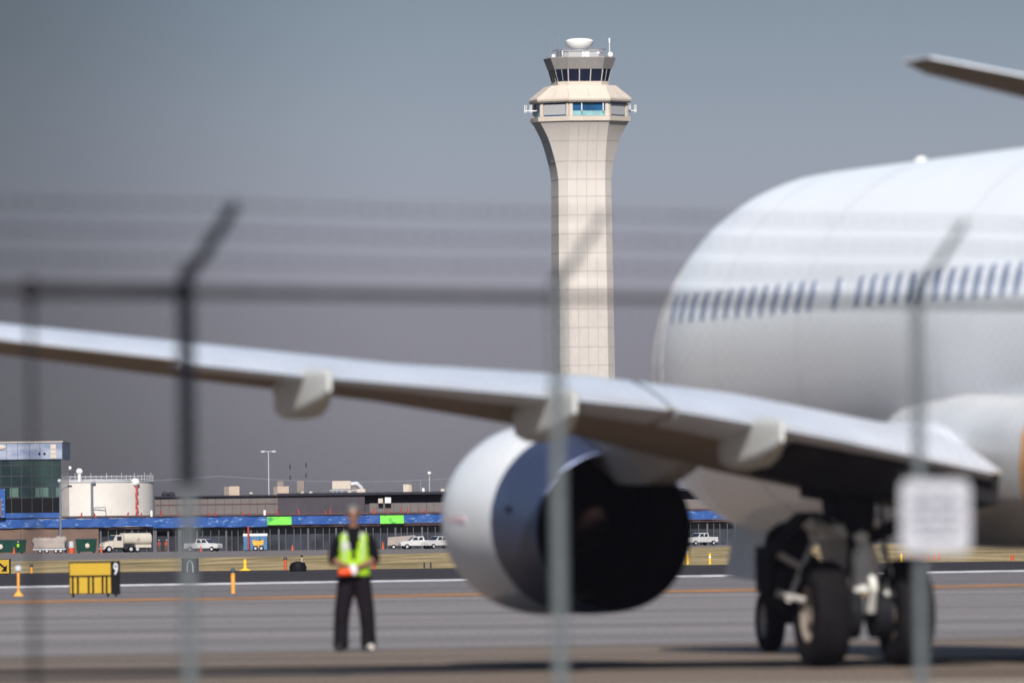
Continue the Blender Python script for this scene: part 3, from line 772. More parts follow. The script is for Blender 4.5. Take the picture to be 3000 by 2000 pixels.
# ------------------------------------------------------------------ perimeter fence
FP = [(-3.10, 46.9), (-1.41, 49.2), (0.20, 51.15), (1.90, 53.35), (3.58, 55.4)]
RH = 2.50
nrm = Vector((0.785, -0.62, 0))
fence = empty('perimeter_fence', (FP[1][0], FP[1][1], 0))
tag(fence, 'out-of-focus chain-link fence with angled barbed-wire arms in the foreground', 'fence')
def fl(x, y, z): return Vector((x - FP[1][0], y - FP[1][1], z))
for i, (x, y) in enumerate(FP):
    b = MB(); b.tube([fl(x, y, -.3), fl(x, y, RH + .02)], .031 if i < 3 else .027, 16)
    b.build('post', M['galv'], fence)
    if i == 1:
        b = MB(); b.tube([fl(x, y, 1.66), fl(x, y, RH + .04)], .036, 16); b.build('dark_post_top', M['galv_dark'], fence)  # upper part of this post drawn darker
    a = fl(x, y, RH + .02)
    b = MB(); b.tube([a, a + Vector((0, 0, .05)), a + nrm * .08 + Vector((0, 0, .11)), a + nrm * .29 + Vector((0, 0, .355))], [.034, .034, .026, .024] if i < 2 else [.034, .03, .018, .015], 10)
    b.build('barb_arm', M['galv_dark'] if i < 2 else M['galv'], fence)
for (x0, y0), (x1, y1) in zip(FP, FP[1:]):
    b = MB(); b.tube([fl(x0, y0, RH), fl(x1, y1, RH)], .0235 if x0 < -1 else .019, 12); b.build('top_rail', M['rail'], fence)
def along(k):   # k metres along the fence from post 1
    d = Vector((FP[3][0] - FP[1][0], FP[3][1] - FP[1][1], 0)).normalized()
    return d * k
b = MB(); b.tube([along(-1.02) + Vector((0, 0, RH)), along(-.05) + Vector((0, 0, RH))], .031, 12); b.build('rail_sleeve', M['galv_dark'], fence)
for k in (-1.02, -2.0):
    b = MB(); b.ell(tuple(along(k) + Vector((0, 0, RH))), (.05, .05, .05), 12, 8); b.build('rail_clamp', M['galv_dark'], fence)
    b = MB(); b.tube([along(k) + Vector((0, 0, -.3)), along(k) + Vector((0, 0, RH))], .012, 8); b.build('tie_rod', M['wire'], fence)
ri = random.Random(4)
for j, f_ in enumerate((.28, .64, .98)):
    b = MB()
    base = nrm * (.04 + .25 * f_) + Vector((0, 0, RH + .04 + .335 * f_))
    for tw in (0, math.pi):
        pts = []
        for k in range(-50, 91):
            s_ = k * .1
            sag = -.012 * math.sin(math.pi * ((s_ + 2.6) % 2.6) / 2.6)
            pts.append(along(s_) + base + Vector((0, .003 * math.cos(k * 1.9 + tw), sag + .003 * math.sin(k * 1.9 + tw))))
        b.tube(pts, .0028, 4)
    for k in range(-50, 91):
        c = along(k * .1 + ri.uniform(-.01, .01)) + base
        for q in range(2):
            v = Vector((ri.uniform(-1, 1), ri.uniform(-1, 1), ri.uniform(-1, 1))).normalized() * .022
            b.tube([c - v, c + v], .0022, 3)
    b.build('barbed_wire', M['wire'], fence, fix=False)
# chain-link mesh: two crossing families of wires
b = MB()
L0, L1, Z0, Z1 = -5.6, 9.6, 0.05, RH - .03
H_ = Z1 - Z0
st = .075
k = 0
p = L0 - H_
dn = nrm * .004
while p < L1:
    a0, a1 = max(p, L0), min(p + H_, L1)
    if a1 - a0 > .02:
        b.tube([along(a0) + Vector((0, 0, Z0 + a0 - p)) + dn, along(a1) + Vector((0, 0, Z0 + a1 - p)) + dn], .0020, 3, caps=False)
        b.tube([along(a0) + Vector((0, 0, Z1 - (a0 - p))) - dn, along(a1) + Vector((0, 0, Z1 - (a1 - p))) - dn], .0020, 3, caps=False)
    p += st
b.build('chain_link_mesh', M['wire'], fence, fix=False)

# white notice on the fence
fd = along(1)
sc_ = Vector((FP[3][0], FP[3][1], W(2722, 1512, 53.4).z)) + along(.07) + nrm * .035
notice = empty('fence_notice', (sc_.x, sc_.y, sc_.z - .19))
tag(notice, 'white rounded square notice with faint lines of print hung on the fence mesh', 'sign')
b = MB()
hw, hh, rr_ = .27, .172, .05
out_l = []
for cx_, cz_, a0 in ((hw - rr_, hh - rr_, 0), (-hw + rr_, hh - rr_, 90), (-hw + rr_, -hh + rr_, 180), (hw - rr_, -hh + rr_, 270)):
    for k in range(6):
        a = R(a0 + k * 18)
        out_l.append((cx_ + rr_ * math.cos(a), cz_ + rr_ * math.sin(a)))
b.loft([[fd * u + nrm * q + Vector((0, 0, v + .19)) for u, v in out_l] for q in (.006, .010)])
b.build('plate', M['plate'], notice, smooth=0)
b = MB()
for z_, ws2 in ((.29, (-.16, -.03, .02, .14)), (.245, (-.20, -.08, -.05, .08, .11, .20)), (.20, (-.17, -.03, .0, .16)), (.15, (-.20, -.09, -.06, .05, .08, .18)), (.10, (-.14, .0, .03, .13))):
    for u0, u1 in zip(ws2[::2], ws2[1::2]):
        q = [fd * u + nrm * .0125 + Vector((0, 0, z)) for u, z in ((u0, z_ - .008), (u1, z_ - .008), (u1, z_ + .008), (u0, z_ + .008))]
        b.add(q, [(0, 1, 2, 3)])
b.build('print', M['ink'], notice, smooth=0, fix=False)

# ------------------------------------------------------------------ ground handler (wing walker)
pd = 146.0
pxw = gx(1040, pd)
P = empty('person', (pxw, pd, 0), R(0)); P.scale = (1.03,) * 3
tag(P, 'person in lime hi-vis vest, dark shirt and trousers standing with hands clasped at the waist', 'person')
def remesh(o, vox, sm=4):
    m1 = o.modifiers.new('remesh', 'REMESH'); m1.mode = 'VOXEL'; m1.voxel_size = vox; m1.use_smooth_shade = True
    m2 = o.modifiers.new('smooth', 'SMOOTH'); m2.iterations = sm; m2.factor = .5
    return o
# faces the camera (-Y); image left = -X = his right side
def body():
    b = MB()
    # torso
    def ring(z, rx, ry, cx=0, cy=0, n=24): return [(cx + rx * math.cos(2 * math.pi * k / n), cy + ry * math.sin(2 * math.pi * k / n), z) for k in range(n)]
    b.loft([ring(.84, .14, .10), ring(.92, .165, .115), ring(1.02, .15, .105), ring(1.15, .155, .11), ring(1.28, .175, .115), ring(1.38, .18, .105), ring(1.44, .14, .085), ring(1.475, .07, .065)])
    b.tube([(0, 0, 1.40), (0, 0, 1.50), (0, -.012, 1.585)], [.075, .060, .058], 16)
    # head with jaw, nose, brow, ears
    b.ell((0, -.012, 1.70), (.076, .096, .108), 22, 16)
    b.ell((0, -.045, 1.635), (.055, .062, .055), 18, 12)
    b.tube([(0, -.100, 1.712), (0, -.122, 1.675)], [.010, .017], 8)
    b.tube([(-.045, -.092, 1.722), (.045, -.092, 1.722)], .012, 8)
    for s in (-1, 1): b.ell((s * .079, .002, 1.685), (.012, .022, .032), 10, 8)
    # arms : shoulder, elbow, wrist
    for s in (-1, 1):
        sh, el, wr = (s * .185, 0, 1.40), (s * .255, .02, 1.13), (s * .055, -.20, 1.045)
        b.tube([sh, ((sh[0] + el[0]) / 2 + s * .01, .01, 1.27), el], [.055, .050, .041], 14)
        b.tube([el, (s * .17, -.09, 1.085), wr], [.043, .040, .028], 14)
        # palm
        pc = Vector(wr); hd = Vector((-s * .055, -.035, -.030))
        b.tube([pc, pc + hd * .6, pc + hd * 1.3], [.027, .036, .034], 12, flat=.55)
        # fingers, curled round the other hand
        for f_ in range(4):
            o = pc + hd * 1.25 + Vector((0, -.010, .024 - .016 * f_))
            l_ = (.030, .034, .032, .025)[f_]
            d1 = Vector((-s * .8, -.5, -.15)).normalized(); d2 = Vector((-s * .75, .45, -.35)).normalized(); d3 = Vector((-s * .1, .9, -.2)).normalized()
            q1 = o + d1 * l_; q2 = q1 + d2 * l_ * .8; q3 = q2 + d3 * l_ * .6
            b.tube([o, q1, q2, q3], [.0095, .009, .0085, .007], 8)
        th = pc + hd * .35 + Vector((0, -.012, .026))
        b.tube([th, th + Vector((-s * .026, -.024, .012)), th + Vector((-s * .050, -.028, .002))], [.012, .0105, .008], 8)
    # legs
    for s, fx in ((-1, -.17), (1, .165)):
        b.tube([(s * .085, 0, .93), (s * .115, 0, .70), (fx * .88, 0, .48), (fx, .01, .28), (fx, .02, .08)], [.095, .082, .058, .052, .038], 14)
        b.tube([(fx, .04, .05), (fx + s * .02, -.06, .045), (fx + s * .035, -.15, .03)], [.036, .036, .025], 10)
    return b
bo = body().build('body', M['skin'], P, smooth=180); remesh(bo, .0085, 3)
# shirt: torso and upper sleeves
b = MB()
def ring(z, rx, ry, cx=0, cy=0, n=28): return [(cx + rx * math.cos(2 * math.pi * k / n), cy + ry * math.sin(2 * math.pi * k / n), z) for k in range(n)]
b.loft([ring(.90, .182, .132), ring(1.0, .175, .130), ring(1.15, .180, .135), ring(1.28, .200, .140), ring(1.38, .205, .128), ring(1.445, .165, .105), ring(1.485, .095, .085), ring(1.515, .078, .076)])
for s in (-1, 1):
    b.tube([(s * .165, 0, 1.415), (s * .215, .01, 1.34), (s * .245, .012, 1.24), (s * .268, .02, 1.12), (s * .245, -.015, 1.095)], [.070, .072, .066, .060, .050], 14)
b.tube([(0, 0, 1.49), (0, -.004, 1.545)], [.078, .072], 20)
sh = b.build('shirt', M['black_cloth'], P, smooth=180); remesh(sh, .011, 4)
# trousers
b = MB()
b.loft([ring(.99, .178, .132), ring(.93, .190, .140), ring(.86, .185, .138), ring(.80, .15, .12)])
for s, fx in ((-1, -.17), (1, .165)):
    b.tube([(s * .088, 0, .92), (s * .112, .0, .72), (fx * .90, -.005, .50), (fx * 1.0, .01, .28), (fx * 1.02, .015, .10), (fx * 1.03, .0, .045)], [.120, .114, .102, .094, .098, .102], 16)
tr = b.build('trousers', M['trousers'], P, smooth=180); remesh(tr, .011, 4)
# shoes
for s, fx, mm in ((-1, -.17, 'shoe_dark'), (1, .165, 'shoe')):
    b = MB(); b.tube([(fx - s * .0, .075, .045), (fx + s * .01, .0, .055), (fx + s * .035, -.09, .045), (fx + s * .055, -.17, .032)], [.040, .046, .046, .030], 12, flat=.95)
    o = b.build('shoe', M[mm], P, smooth=180); remesh(o, .009, 3)
# hair cap and glasses, mouth
b = MB()
rr = []
for i in range(9):
    th = math.pi / 2 * i / 8
    rr.append([(.084 * math.cos(th) * math.cos(2 * math.pi * k / 20), .006 + .104 * math.cos(th) * math.sin(2 * math.pi * k / 20), 1.705 + (.0 if math.sin(2 * math.pi * k / 20) < -.3 else -.055) * (1 - i / 8) + .030 * (math.sin(2 * math.pi * k / 20) < -.3) * (1 - i / 8) + .112 * math.sin(th)) for k in range(20)])
b.loft(rr); b.build('hair', M['hair'], P, smooth=180)
b = MB()
for s in (-1, 1): b.ell((s * .032, -.100, 1.700), (.024, .012, .014), 12, 8)
b.tube([(-.02, -.108, 1.704), (.02, -.108, 1.704)], .004, 6)
for s in (-1, 1): b.tube([(s * .052, -.095, 1.703), (s * .080, .0, 1.700)], .003, 6)
b.build('glasses', M['eye'], P)
b = MB(); b.ell((0, -.103, 1.640), (.024, .008, .007), 12, 8); b.build('mouth', M['lips'], P)
# vest
b = MB()
N = 48
zs = [.935 + k * (1.475 - .935) / 22 for k in range(23)]
prof = [(.90, .205, .150), (1.0, .196, .148), (1.15, .200, .152), (1.28, .216, .158), (1.38, .214, .150), (1.43, .180, .132), (1.475, .125, .105), (1.50, .10, .09)]
def pv(z):
    for a, c in zip(prof, prof[1:]):
        if a[0] <= z <= c[0]:
            k = (z - a[0]) / (c[0] - a[0]); return a[1] + (c[1] - a[1]) * k, a[2] + (c[2] - a[2]) * k
    return prof[-1][1:]
grid = []
for z in zs:
    rx, ry = pv(z)
    grid.append([(rx * math.cos(2 * math.pi * k / N), ry * math.sin(2 * math.pi * k / N) - .002, z) for k in range(N)])
vs = [p for r in grid for p in r]
fs, ms = [], []
for i in range(len(zs) - 1):
    for k in range(N):
        k2 = (k + 1) % N
        x = (grid[i][k][0] + grid[i][k2][0]) / 2; y = (grid[i][k][1] + grid[i][k2][1]) / 2; z = (zs[i] + zs[i + 1]) / 2
        front = y < 0
        if front and z > 1.10 and abs(x) < (z - 1.10) * .26 + .002: continue
        if z > 1.17 and abs(x) > .178 - max(0, z - 1.40) * .2 and z < 1.42: continue
        m_ = 0
        if .100 < abs(x) < .130 and z > 1.12: m_ = 1
        if front and -.15 < x < -.055 and 1.26 < z < 1.36: m_ = 1
        if front and x < -.03 and z < 1.0: m_ = 2
        fs.append((i * N + k, i * N + k2, (i + 1) * N + k2, (i + 1) * N + k)); ms.append(m_)
b.add(vs, fs); b.m = ms
v_ = b.build('vest', [M['lime'], M['silver'], M['orange_hv']], P, smooth=180)
so = v_.modifiers.new('solid', 'SOLIDIFY'); so.thickness = .008
# bright rag between the hands and the signal wand
b = MB(); b.ell((-.005, -.262, 1.055), (.052, .035, .055), 14, 10); b.ell((.01, -.268, 1.005), (.038, .03, .04), 12, 8)
o = b.build('work_gloves', M['white_cloth'], None, smooth=180, loc=(pxw, pd, 0)); remesh(o, .010, 3)
tag(o, 'crumpled white work gloves held between the clasped hands', 'gloves')
wand = empty('signal_wand', (pxw + .03, pd - .25, 1.01))
tag(wand, 'orange-red signal wand held level at the hip against the lime vest', 'wand')
b = MB(); b.tube([(-.225, 0, -.005), (-.20, 0, -.005), (-.06, 0, .0), (-.03, 0, .0)], [.030, .047, .042, .022], 16); b.build('cone', M['orange_hv'], wand)
b = MB(); b.tube([(-.04, 0, 0), (.06, -.005, .03)], .016, 10); b.build('handle', M['mk_dk'], wand)

# ------------------------------------------------------------------ airfield signs and markers
def posn(px, py, d):
    p = W(px, py, d); return p
def ground_x(px, d): return gx(px, d)
def pxs(n, d): return n * d / F
# yellow ladder sign with black end panel
d = 300
x0, x1 = ground_x(203, d), ground_x(327, d)
s1 = empty('ladder_sign', ((x0 + x1) / 2, d, 0))
tag(s1, 'big yellow airfield sign with black ladder bars and a black end panel', 'airfield sign')
hw = (x1 - x0) / 2
top_ = .93
b = MB(); b.box(-hw, hw, 0, .25, .08, top_); b.build('housing', M['sign_k'], s1, smooth=0)
b = MB(); b.box(-hw + .02, hw - .02, -.012, -.003, .10, top_ - .035); b.build('yellow_face', M['sign_y'], s1, smooth=0)
wd = 2 * hw
b = MB(); b.box(-hw, hw, -.022, -.0125, .53, .575)
bars = [.085, .205, .46, .565, .79, .885]
for k in bars:
    xx = -hw + wd * k
    b.box(xx - .027, xx + .027, -.022, -.0125, .09, .529)
b.build('ladder_bars', M['sign_k'], s1, smooth=0)
b = MB(); b.box(hw + .002, hw + .22, -.03, .28, .06, top_ + .01); b.build('end_panel', M['sign_k'], s1, smooth=0)
def text_mesh(name, s_, size, m_, parent, loc, rx=90, sx=1.0, off=.0, ext=.004):
    cu = bpy.data.curves.new(name, 'FONT'); cu.body = s_; cu.size = size; cu.align_x = 'CENTER'; cu.align_y = 'CENTER'; cu.extrude = ext; cu.offset = off
    t = bpy.data.objects.new('tmp', cu); COL.objects.link(t)
    bpy.context.view_layer.update()
    me = bpy.data.meshes.new_from_object(t.evaluated_get(bpy.context.evaluated_depsgraph_get()))
    bpy.data.objects.remove(t, do_unlink=True)
    me.materials.clear(); me.materials.append(m_)
    o = bpy.data.objects.new(name, me); COL.objects.link(o); o.parent = parent; o.location = loc; o.rotation_euler = (R(rx), 0, 0); o.scale = (sx, 1, 1)
    return o
text_mesh('number', '9', .42, M['sign_w'], s1, (hw + .115, -.036, .72), sx=.62, off=.008)
for xx in (-hw + .1, hw - .1, hw + .11):
    b = MB(); b.tube([(xx, .12, 0), (xx, .12, .09)], .03, 8); b.build('leg', M['sign_k'], s1)

d = 520
xr = ground_x(31, d); xl = ground_x(-150, d)
s2 = empty('arrow_sign', ((xl + xr) / 2, d, 0)); hw = (xr - xl) / 2
tag(s2, 'yellow airfield direction sign with a black arrow pointing down right, cut by the frame', 'airfield sign')
b = MB(); b.box(-hw, hw, 0, .3, .06, .74); b.build('housing', M['sign_k'], s2, smooth=0)
b = MB(); b.box(-hw + .05, hw - .07, -.012, -.003, .09, .71); b.build('yellow_face', M['sign_y'], s2, smooth=0)
b = MB()
ax, az = hw - .17, .17
b.add([(ax - .42, -.02, az + .36), (ax - .36, -.02, az + .44), (ax - .03, -.02, az + .17), (ax - .09, -.02, az + .10)], [(0, 1, 2, 3)])
b.add([(ax, -.02, az), (ax + .0, -.02, az + .30), (ax - .07, -.02, az + .24), (ax - .19, -.02, az + .10), (ax - .26, -.02, az + .01)], [(0, 1, 2, 3, 4)])
b.build('arrow', M['sign_k'], s2, smooth=0, fix=False)
b = MB(); b.tube([(hw - .2, .15, 0), (hw - .2, .15, .07)], .04, 8); b.build('leg', M['sign_k'], s2)

d = 505
s3 = empty('location_sign', (ground_x(557, d), d, 0))
tag(s3, 'small black airfield sign with a pale arch-shaped figure behind the leftmost fence post', 'airfield sign')
b = MB(); b.box(-.38, .38, 0, .25, .05, .70); b.build('housing', M['sign_k'], s3, smooth=0)
b = MB(); b.tube([(-.13, -.03, .08), (-.14, -.03, .30), (-.10, -.03, .50), (0, -.03, .60), (.10, -.03, .50), (.14, -.03, .30), (.13, -.03, .08)], .032, 6); b.build('figure', M['sign_w'], s3)
b = MB(); b.box(-.3, .3, .1, .16, 0, .05); b.build('leg', M['sign_k'], s3, smooth=0)

def marker(name, px, d, h, r, m_, label, cat, group, cap=None, base=False, band_=None):
    o = empty(name, (ground_x(px, d), d, 0))
    tag(o, label, cat, group)
    b = MB(); b.tube([(0, 0, 0.0), (0, 0, h - (.08 if cap else 0))], r, 10); b.build('stem', M[m_], o)
    if cap:
        b = MB(); b.lathe([(r * .6, h - .09), (r * 1.2, h - .08), (r * 1.25, h - .02), (r * .7, h + .05), (.005, h + .07)], n=12); b.build('cap', M[cap], o)
    if base:
        b = MB(); b.lathe([(r * 4.2, 0), (r * 3.6, .04), (r * 1.3, .12), (r * 1.0, .15)], n=16); b.build('base', M[m_], o)
    if band_:
        b = MB(); b.lathe([(r + .006, h * .55), (r + .006, h * .75)], n=12, caps=False); b.build('reflective_band', M[band_], o)
    return o
G1 = 'edge markers beside the taxiway'
o = marker('light_marker', 54, 310, .70, .035, 'mk_or', 'orange post on a round foot carrying a small light head left of the ladder sign', 'edge marker', G1, base=True)
b = MB(); b.lathe([(.02, .67), (.095, .69), (.10, .78), (.08, .82), (.02, .84)], n=14); b.build('lamp_head', M['steel_l'], o)
b = MB(); b.tube([(0, 0, .82), (0, 0, .93)], .008, 5); b.tube([(-.13, 0, .89), (.13, 0, .89)], .006, 5); b.build('antenna', M['pipe'], o)
marker('delineator', 683, 311, .64, .055, 'mk_or', 'thick orange delineator with a dark cap in front of the white edge line', 'edge marker', G1, cap='mk_dk')
marker('delineator', 718, 545, .56, .075, 'mk_ye', 'yellow delineator on the grass right of the fence post, nearest a blue container', 'edge marker', G1, base=True)
marker('delineator', 836, 545, .60, .075, 'mk_red', 'bright red delineator on the grass left of the person', 'edge marker', G1, cap='mk_dk')
marker('delineator', 1096, 545, .46, .06, 'mk_red', 'red delineator on the grass peeking out at the elbow of the person', 'edge marker', G1)
marker('delineator', 92, 545, .40, .07, 'mk_or', 'short pale orange marker with dark head between the arrow sign and the ladder sign', 'edge marker', G1, cap='mk_dk')
marker('delineator', 2015, 560, .62, .06, 'mk_ye', 'yellow delineator on bright grass just right of the engine exhaust', 'edge marker', G1, cap='steel_l')
marker('delineator', 2080, 560, .55, .06, 'mk_ye', 'yellow delineator with a white band left of the nose gear door', 'edge marker', G1, band_='radome')
marker('delineator', 2641, 560, .42, .06, 'mk_ye', 'small yellow delineator between the main tyres and the red barricade posts', 'edge marker', G1)
for k, px in enumerate((2672, 2692, 2708, 2722, 2738, 2752)):
    marker('barricade_post', px, 575, .30 + .05 * (k % 3), .05, 'mk_red', 'short red post in the row of six under the white fence notice', 'post', 'red posts under the white notice')
marker('delineator', 2966, 560, .30, .08, 'mk_red', 'stubby orange-red marker on the dry grass at the right edge', 'edge marker', G1)
for px in (1243, 1262):
    marker('stub_light', px, 548, .30, .04, 'mk_dk', 'tiny dark edge light on the grass, left of the engine', 'edge light', 'dark edge lights on the grass')
d = 520
o = empty('ground_light', (ground_x(873, d), d, 0)); tag(o, 'dark low lamp housing with a pale mast on the grass left of the person', 'ground light')
b = MB(); b.lathe([(.38, 0), (.40, .20), (.32, .40), (.15, .46), (.02, .48)], n=16); b.build('housing', M['sign_k'], o)
b = MB(); b.tube([(.18, 0, .2), (.18, 0, .66)], .03, 8); b.build('mast', M['cream'], o)
b = MB(); b.ell((.18, 0, .70), (.05, .05, .06), 10, 6); b.build('lamp', M['sign_k'], o)
d = 540
o = empty('cabinet', (ground_x(2212, d), d, 0)); tag(o, 'dark square field cabinet on the grass seen past the nose gear', 'cabinet')
b = MB(); b.box(-.33, .33, 0, .5, .10, .58); b.build('box', M['mk_dk'], o, smooth=0)
b = MB(); b.box(-.37, .37, -.04, .54, .583, .62); b.build('lid', M['sign_k'], o, smooth=0)
for sx in (-.25, .25):
    b = MB(); b.box(sx - .03, sx + .03, .2, .3, 0, .10); b.build('leg', M['sign_k'], o, smooth=0)

# ------------------------------------------------------------------ terminal and far airfield
BD = 1700.0
def bx(px, d=BD): return W(px, 1560, d).x
def bz(px, py, d=BD): return W(px, py, d).z
TX0, TX1 = bx(-420), bx(2190)
term = empty('terminal_building', (TX0, BD, 0))
tag(term, 'long low terminal under construction with a bright blue band and taupe upper storey', 'terminal')
def tb(name, px0, px1, z0, z1, y0, y1, m_, par=None, smooth=0):
    b = MB(); b.box(bx(px0) - TX0, bx(px1) - TX0, y0, y1, z0, z1); return b.build(name, M[m_], par or term, smooth=smooth)
ZB0, ZB1 = 3.82, 5.08        # blue band bottom and top
tb('block_wall', -420, 289, -.3, ZB0, 0, 14, 'bwall')
tb('glazed_wall', 289.5, 2190, -.3, ZB0 - .002, 1.5, 14, 'bglass')
for px in (60, 172):
    tb('wall_joint', px - 1.2, px + 1.2, 0, ZB0 - .1, -.03, -.002, 'jointr')
rb = random.Random(11)
px = 292.0
n = 0
while px < 2185:
    wpx = 2.2
    if 448 < px < 482: px += 12; continue
    tb('column', px, px + wpx * (1 if n % 4 else 2.4), 0, ZB0 - .01, .4, 1.48, 'bcol')
    px += rb.choice((18, 20, 22, 24)); n += 1
tb('door_opening', 460, 520, 0, 3.0, 1.38, 1.49, 'edge')
for p0, p1 in ((449, 459), (521, 533)): tb('door_pier', p0, p1, 0, ZB0 - .01, .2, 1.48, 'bcol')
tb('lintel', 290, 2190, ZB0 - .32, ZB0 - .012, .0, .38, 'jointr')
# blue band, stepping down a little before the doorway
segs = [(-420, 449, 0.0, -.35), (449.2, 783, -.22, -.30), (855, 1114, .02, -.32), (1184, 2190, .10, -.34)]
for i, (p0, p1, dz, yy) in enumerate(segs):
    b = MB()
    xs0, xs1 = bx(p0) - TX0, bx(p1) - TX0
    nseg = max(4, int((xs1 - xs0) / 1.2)); ring_t, ring_b = [], []
    for k in range(nseg + 1):
        x = xs0 + (xs1 - xs0) * k / nseg
        ring_t.append((x, yy - .05 - .08 * math.sin(k * 1.7), ZB1 + rb.uniform(-.06, .06)))
        ring_b.append((x, yy - .02 + .06 * math.sin(k * 2.3), ZB0 + dz + rb.uniform(-.07, .05)))
    bk = [(x, 4.0, z) for x, y, z in ring_t]
    vs = ring_b + ring_t + bk; nn = nseg + 1
    fs = [(k, k + 1, nn + k + 1, nn + k) for k in range(nseg)] + [(nn + k, nn + k + 1, 2 * nn + k + 1, 2 * nn + k) for k in range(nseg)]
    b.add(vs, fs); b.build('blue_band', M['bluewrap'], term, smooth=0)
for p0, p1 in ((783.5, 854.5), (1114.5, 1183.5)):
    b = MB(); b.box(bx(p0) - TX0, bx(p1) - TX0, -.45, 3, ZB0 - .02, ZB1 - .06); b.build('green_panel', M['greenwrap'], term, smooth=0)
tb('deck', -420, 2190, ZB1 + .06, ZB1 + .20, 2, 22, 'edge')
tb('deck_kerb', 180, 2190, ZB1 + .02, ZB1 + .42, 4.1, 4.6, 'jointr')
# upper storey
def zt(px, py): return bz(px, py, BD + 18)
def ub(name, px0, px1, z0, z1, y0, y1, m_):
    d_ = BD + 18
    b = MB(); b.box(bx(px0, d_) - TX0, bx(px1, d_) - TX0, y0, y1, z0, z1); return b.build(name, M[m_], term, smooth=0)
U1 = 8.15
ub('upper_storey', 455, 815, 5.0, U1, 18, 40, 'upA')
ub('upper_storey', 815.2, 1070, 5.0, U1, 16.5, 40, 'upB')
ub('upper_storey', 1070.2, 2190, 5.0, U1, 18, 40, 'upB')
ub('screen_wall', 1085, 2190, 5.0, U1 - 1.25, 14.5, 15.5, 'upA')
ub('roof_edge', 452, 814, U1, U1 + .22, 17.6, 40, 'edge')
ub('roof_edge', 814.5, 2190, U1 + .02, U1 + .42, 16.1, 40, 'edge')
px = 470.0
while px < 1300:
    y_ = 17.96 if px < 815 else (16.46 if px < 1070 else 14.46)
    top = U1 - .01 if px < 1070 else U1 - 1.27
    ub('panel_joint', px, px + (2.6 if int(px) % 5 == 0 else 1.2), 5.4, top, y_, y_ + .035, 'jointr')
    px += 22 + rb.choice((0, 2, 4))
ub('panel_joint', 456, 814, U1 - 1.2, U1 - 1.05, 17.94, 17.955, 'jointr')
# red safety posts on the deck
for px in (12, 55, 80, 135, 236, 278, 372, 412, 470, 527, 610, 630, 712, 730, 782, 812, 876, 955, 968, 1093, 1097, 1137, 1173, 1195, 1232, 1250, 1297):
    h = rb.uniform(.45, .85)
    b = MB(); x = bx(px) - TX0
    b.tube([(x, 2.5, ZB1 + .2), (x + rb.uniform(-.25, .25), 2.5, ZB1 + .2 + h)], .12, 5)
    b.build('safety_post', M['redpost'], term)
for px, h in ((443, .9), (775, .75)):
    x = bx(px) - TX0; b = MB(); b.box(x - .15, x + .15, 2.2, 2.5, ZB1 + .2, ZB1 + .2 + h); b.build('white_stub', M['radome'], term, smooth=0)
# rooftop plant
def unit(name, px0, px1, py0, py1, m_, dy=0, depth=3.0, lobes=False):
    d_ = BD + 22 + dy
    x0, x1 = bx(px0, d_) - TX0, bx(px1, d_) - TX0
    z1_ = bz((px0 + px1) / 2, py0, d_); z0_ = bz((px0 + px1) / 2, py1, d_)
    b = MB(); b.box(x0, x1, 22 + dy, 22 + dy + depth, z0_ - 1.2 if m_ != 'cream' or px1 - px0 < 40 else z0_, z1_)
    o = b.build(name, M[m_], term, smooth=0); return o, x0, x1, z0_, z1_
unit('rooftop_unit', 658, 672, 1425, 1449, 'hvac_d'); unit('rooftop_unit', 672.3, 703, 1424, 1449, 'hvac')
unit('rooftop_unit', 803, 814, 1425, 1447, 'hvac_d'); unit('rooftop_unit', 814.3, 848, 1424, 1446, 'hvac')
unit('rooftop_vent', 814, 832, 1409, 1423, 'hvac_d', dy=.5, depth=1.5)
unit('rooftop_stack', 875, 890, 1416, 1446, 'hvac_d'); unit('stack_cap', 872, 893, 1408, 1416.5, 'hvac_d', dy=-.1)
o, x0, x1, z0_, z1_ = unit('air_handler', 975, 1029, 1408, 1432, 'cream')
b = MB(); b.tube([(x1, 23.5, z1_ - .55), (x1 + .9, 23.5, z1_ - .45), (x1 + 1.5, 23.5, z1_ - 1.0), (x1 + 1.75, 23.5, z1_ - 1.9), (x1 + 1.8, 23.5, z0_ - .5)], .38, 10); b.build('duct', M['steel_l'], term)
b = MB(); b.box(x1 + .05, x1 + .9, 23, 24, z0_ - .5, z1_ - .9); b.build('duct_shroud', M['hvac_d'], term, smooth=0)
b = MB()
for xx in (x0, x0 + .6, (x0 + x1) / 2, x1 - .3, x1 + .8):
    b.tube([(xx, 22.2, U1 + .3), (xx + .2, 22.2, z0_ + .02)], .07, 5)
b.tube([(x0 - .4, 22.1, U1 + .75), (x1 + 1.6, 22.1, U1 + .7)], .09, 5); b.build('unit_frame', M['steel_l'], term)
b = MB(); b.box(x1 + 1.0, x1 + 2.2, 21.6, 22.4, U1 + .42, U1 + .95); b.build('intake_box', M['cream'], term, smooth=0)
unit('rooftop_unit', 1183, 1201, 1418, 1442, 'cream'); unit('rooftop_unit', 1201.4, 1208, 1419, 1442, 'hvac')
unit('rooftop_vent', 1236, 1245, 1429, 1442, 'radome', depth=.6); unit('rooftop_vent', 1293, 1304, 1431, 1441, 'cream', depth=.6)
b = MB(); d_ = BD + 22; x = bx(1234, d_) - TX0; b.lathe([(.28, 0), (.2, .6), (.05, 1.7), (.01, 1.75)], (x, 22, U1 + .4), n=8); b.build('rooftop_spike', M['pipe'], term)
b = MB(); x = bx(1118) - TX0; b.box(x - .6, x + .1, 13.4, 14.4, U1 - 1.25, U1 - .55); b.build('equipment_box', M['cream'], term, smooth=0)
b = MB(); b.box(x + .4, x + 1.3, 13.4, 14.2, U1 - 1.25, U1 - .40); b.build('equipment_box', M['radome'], term, smooth=0)
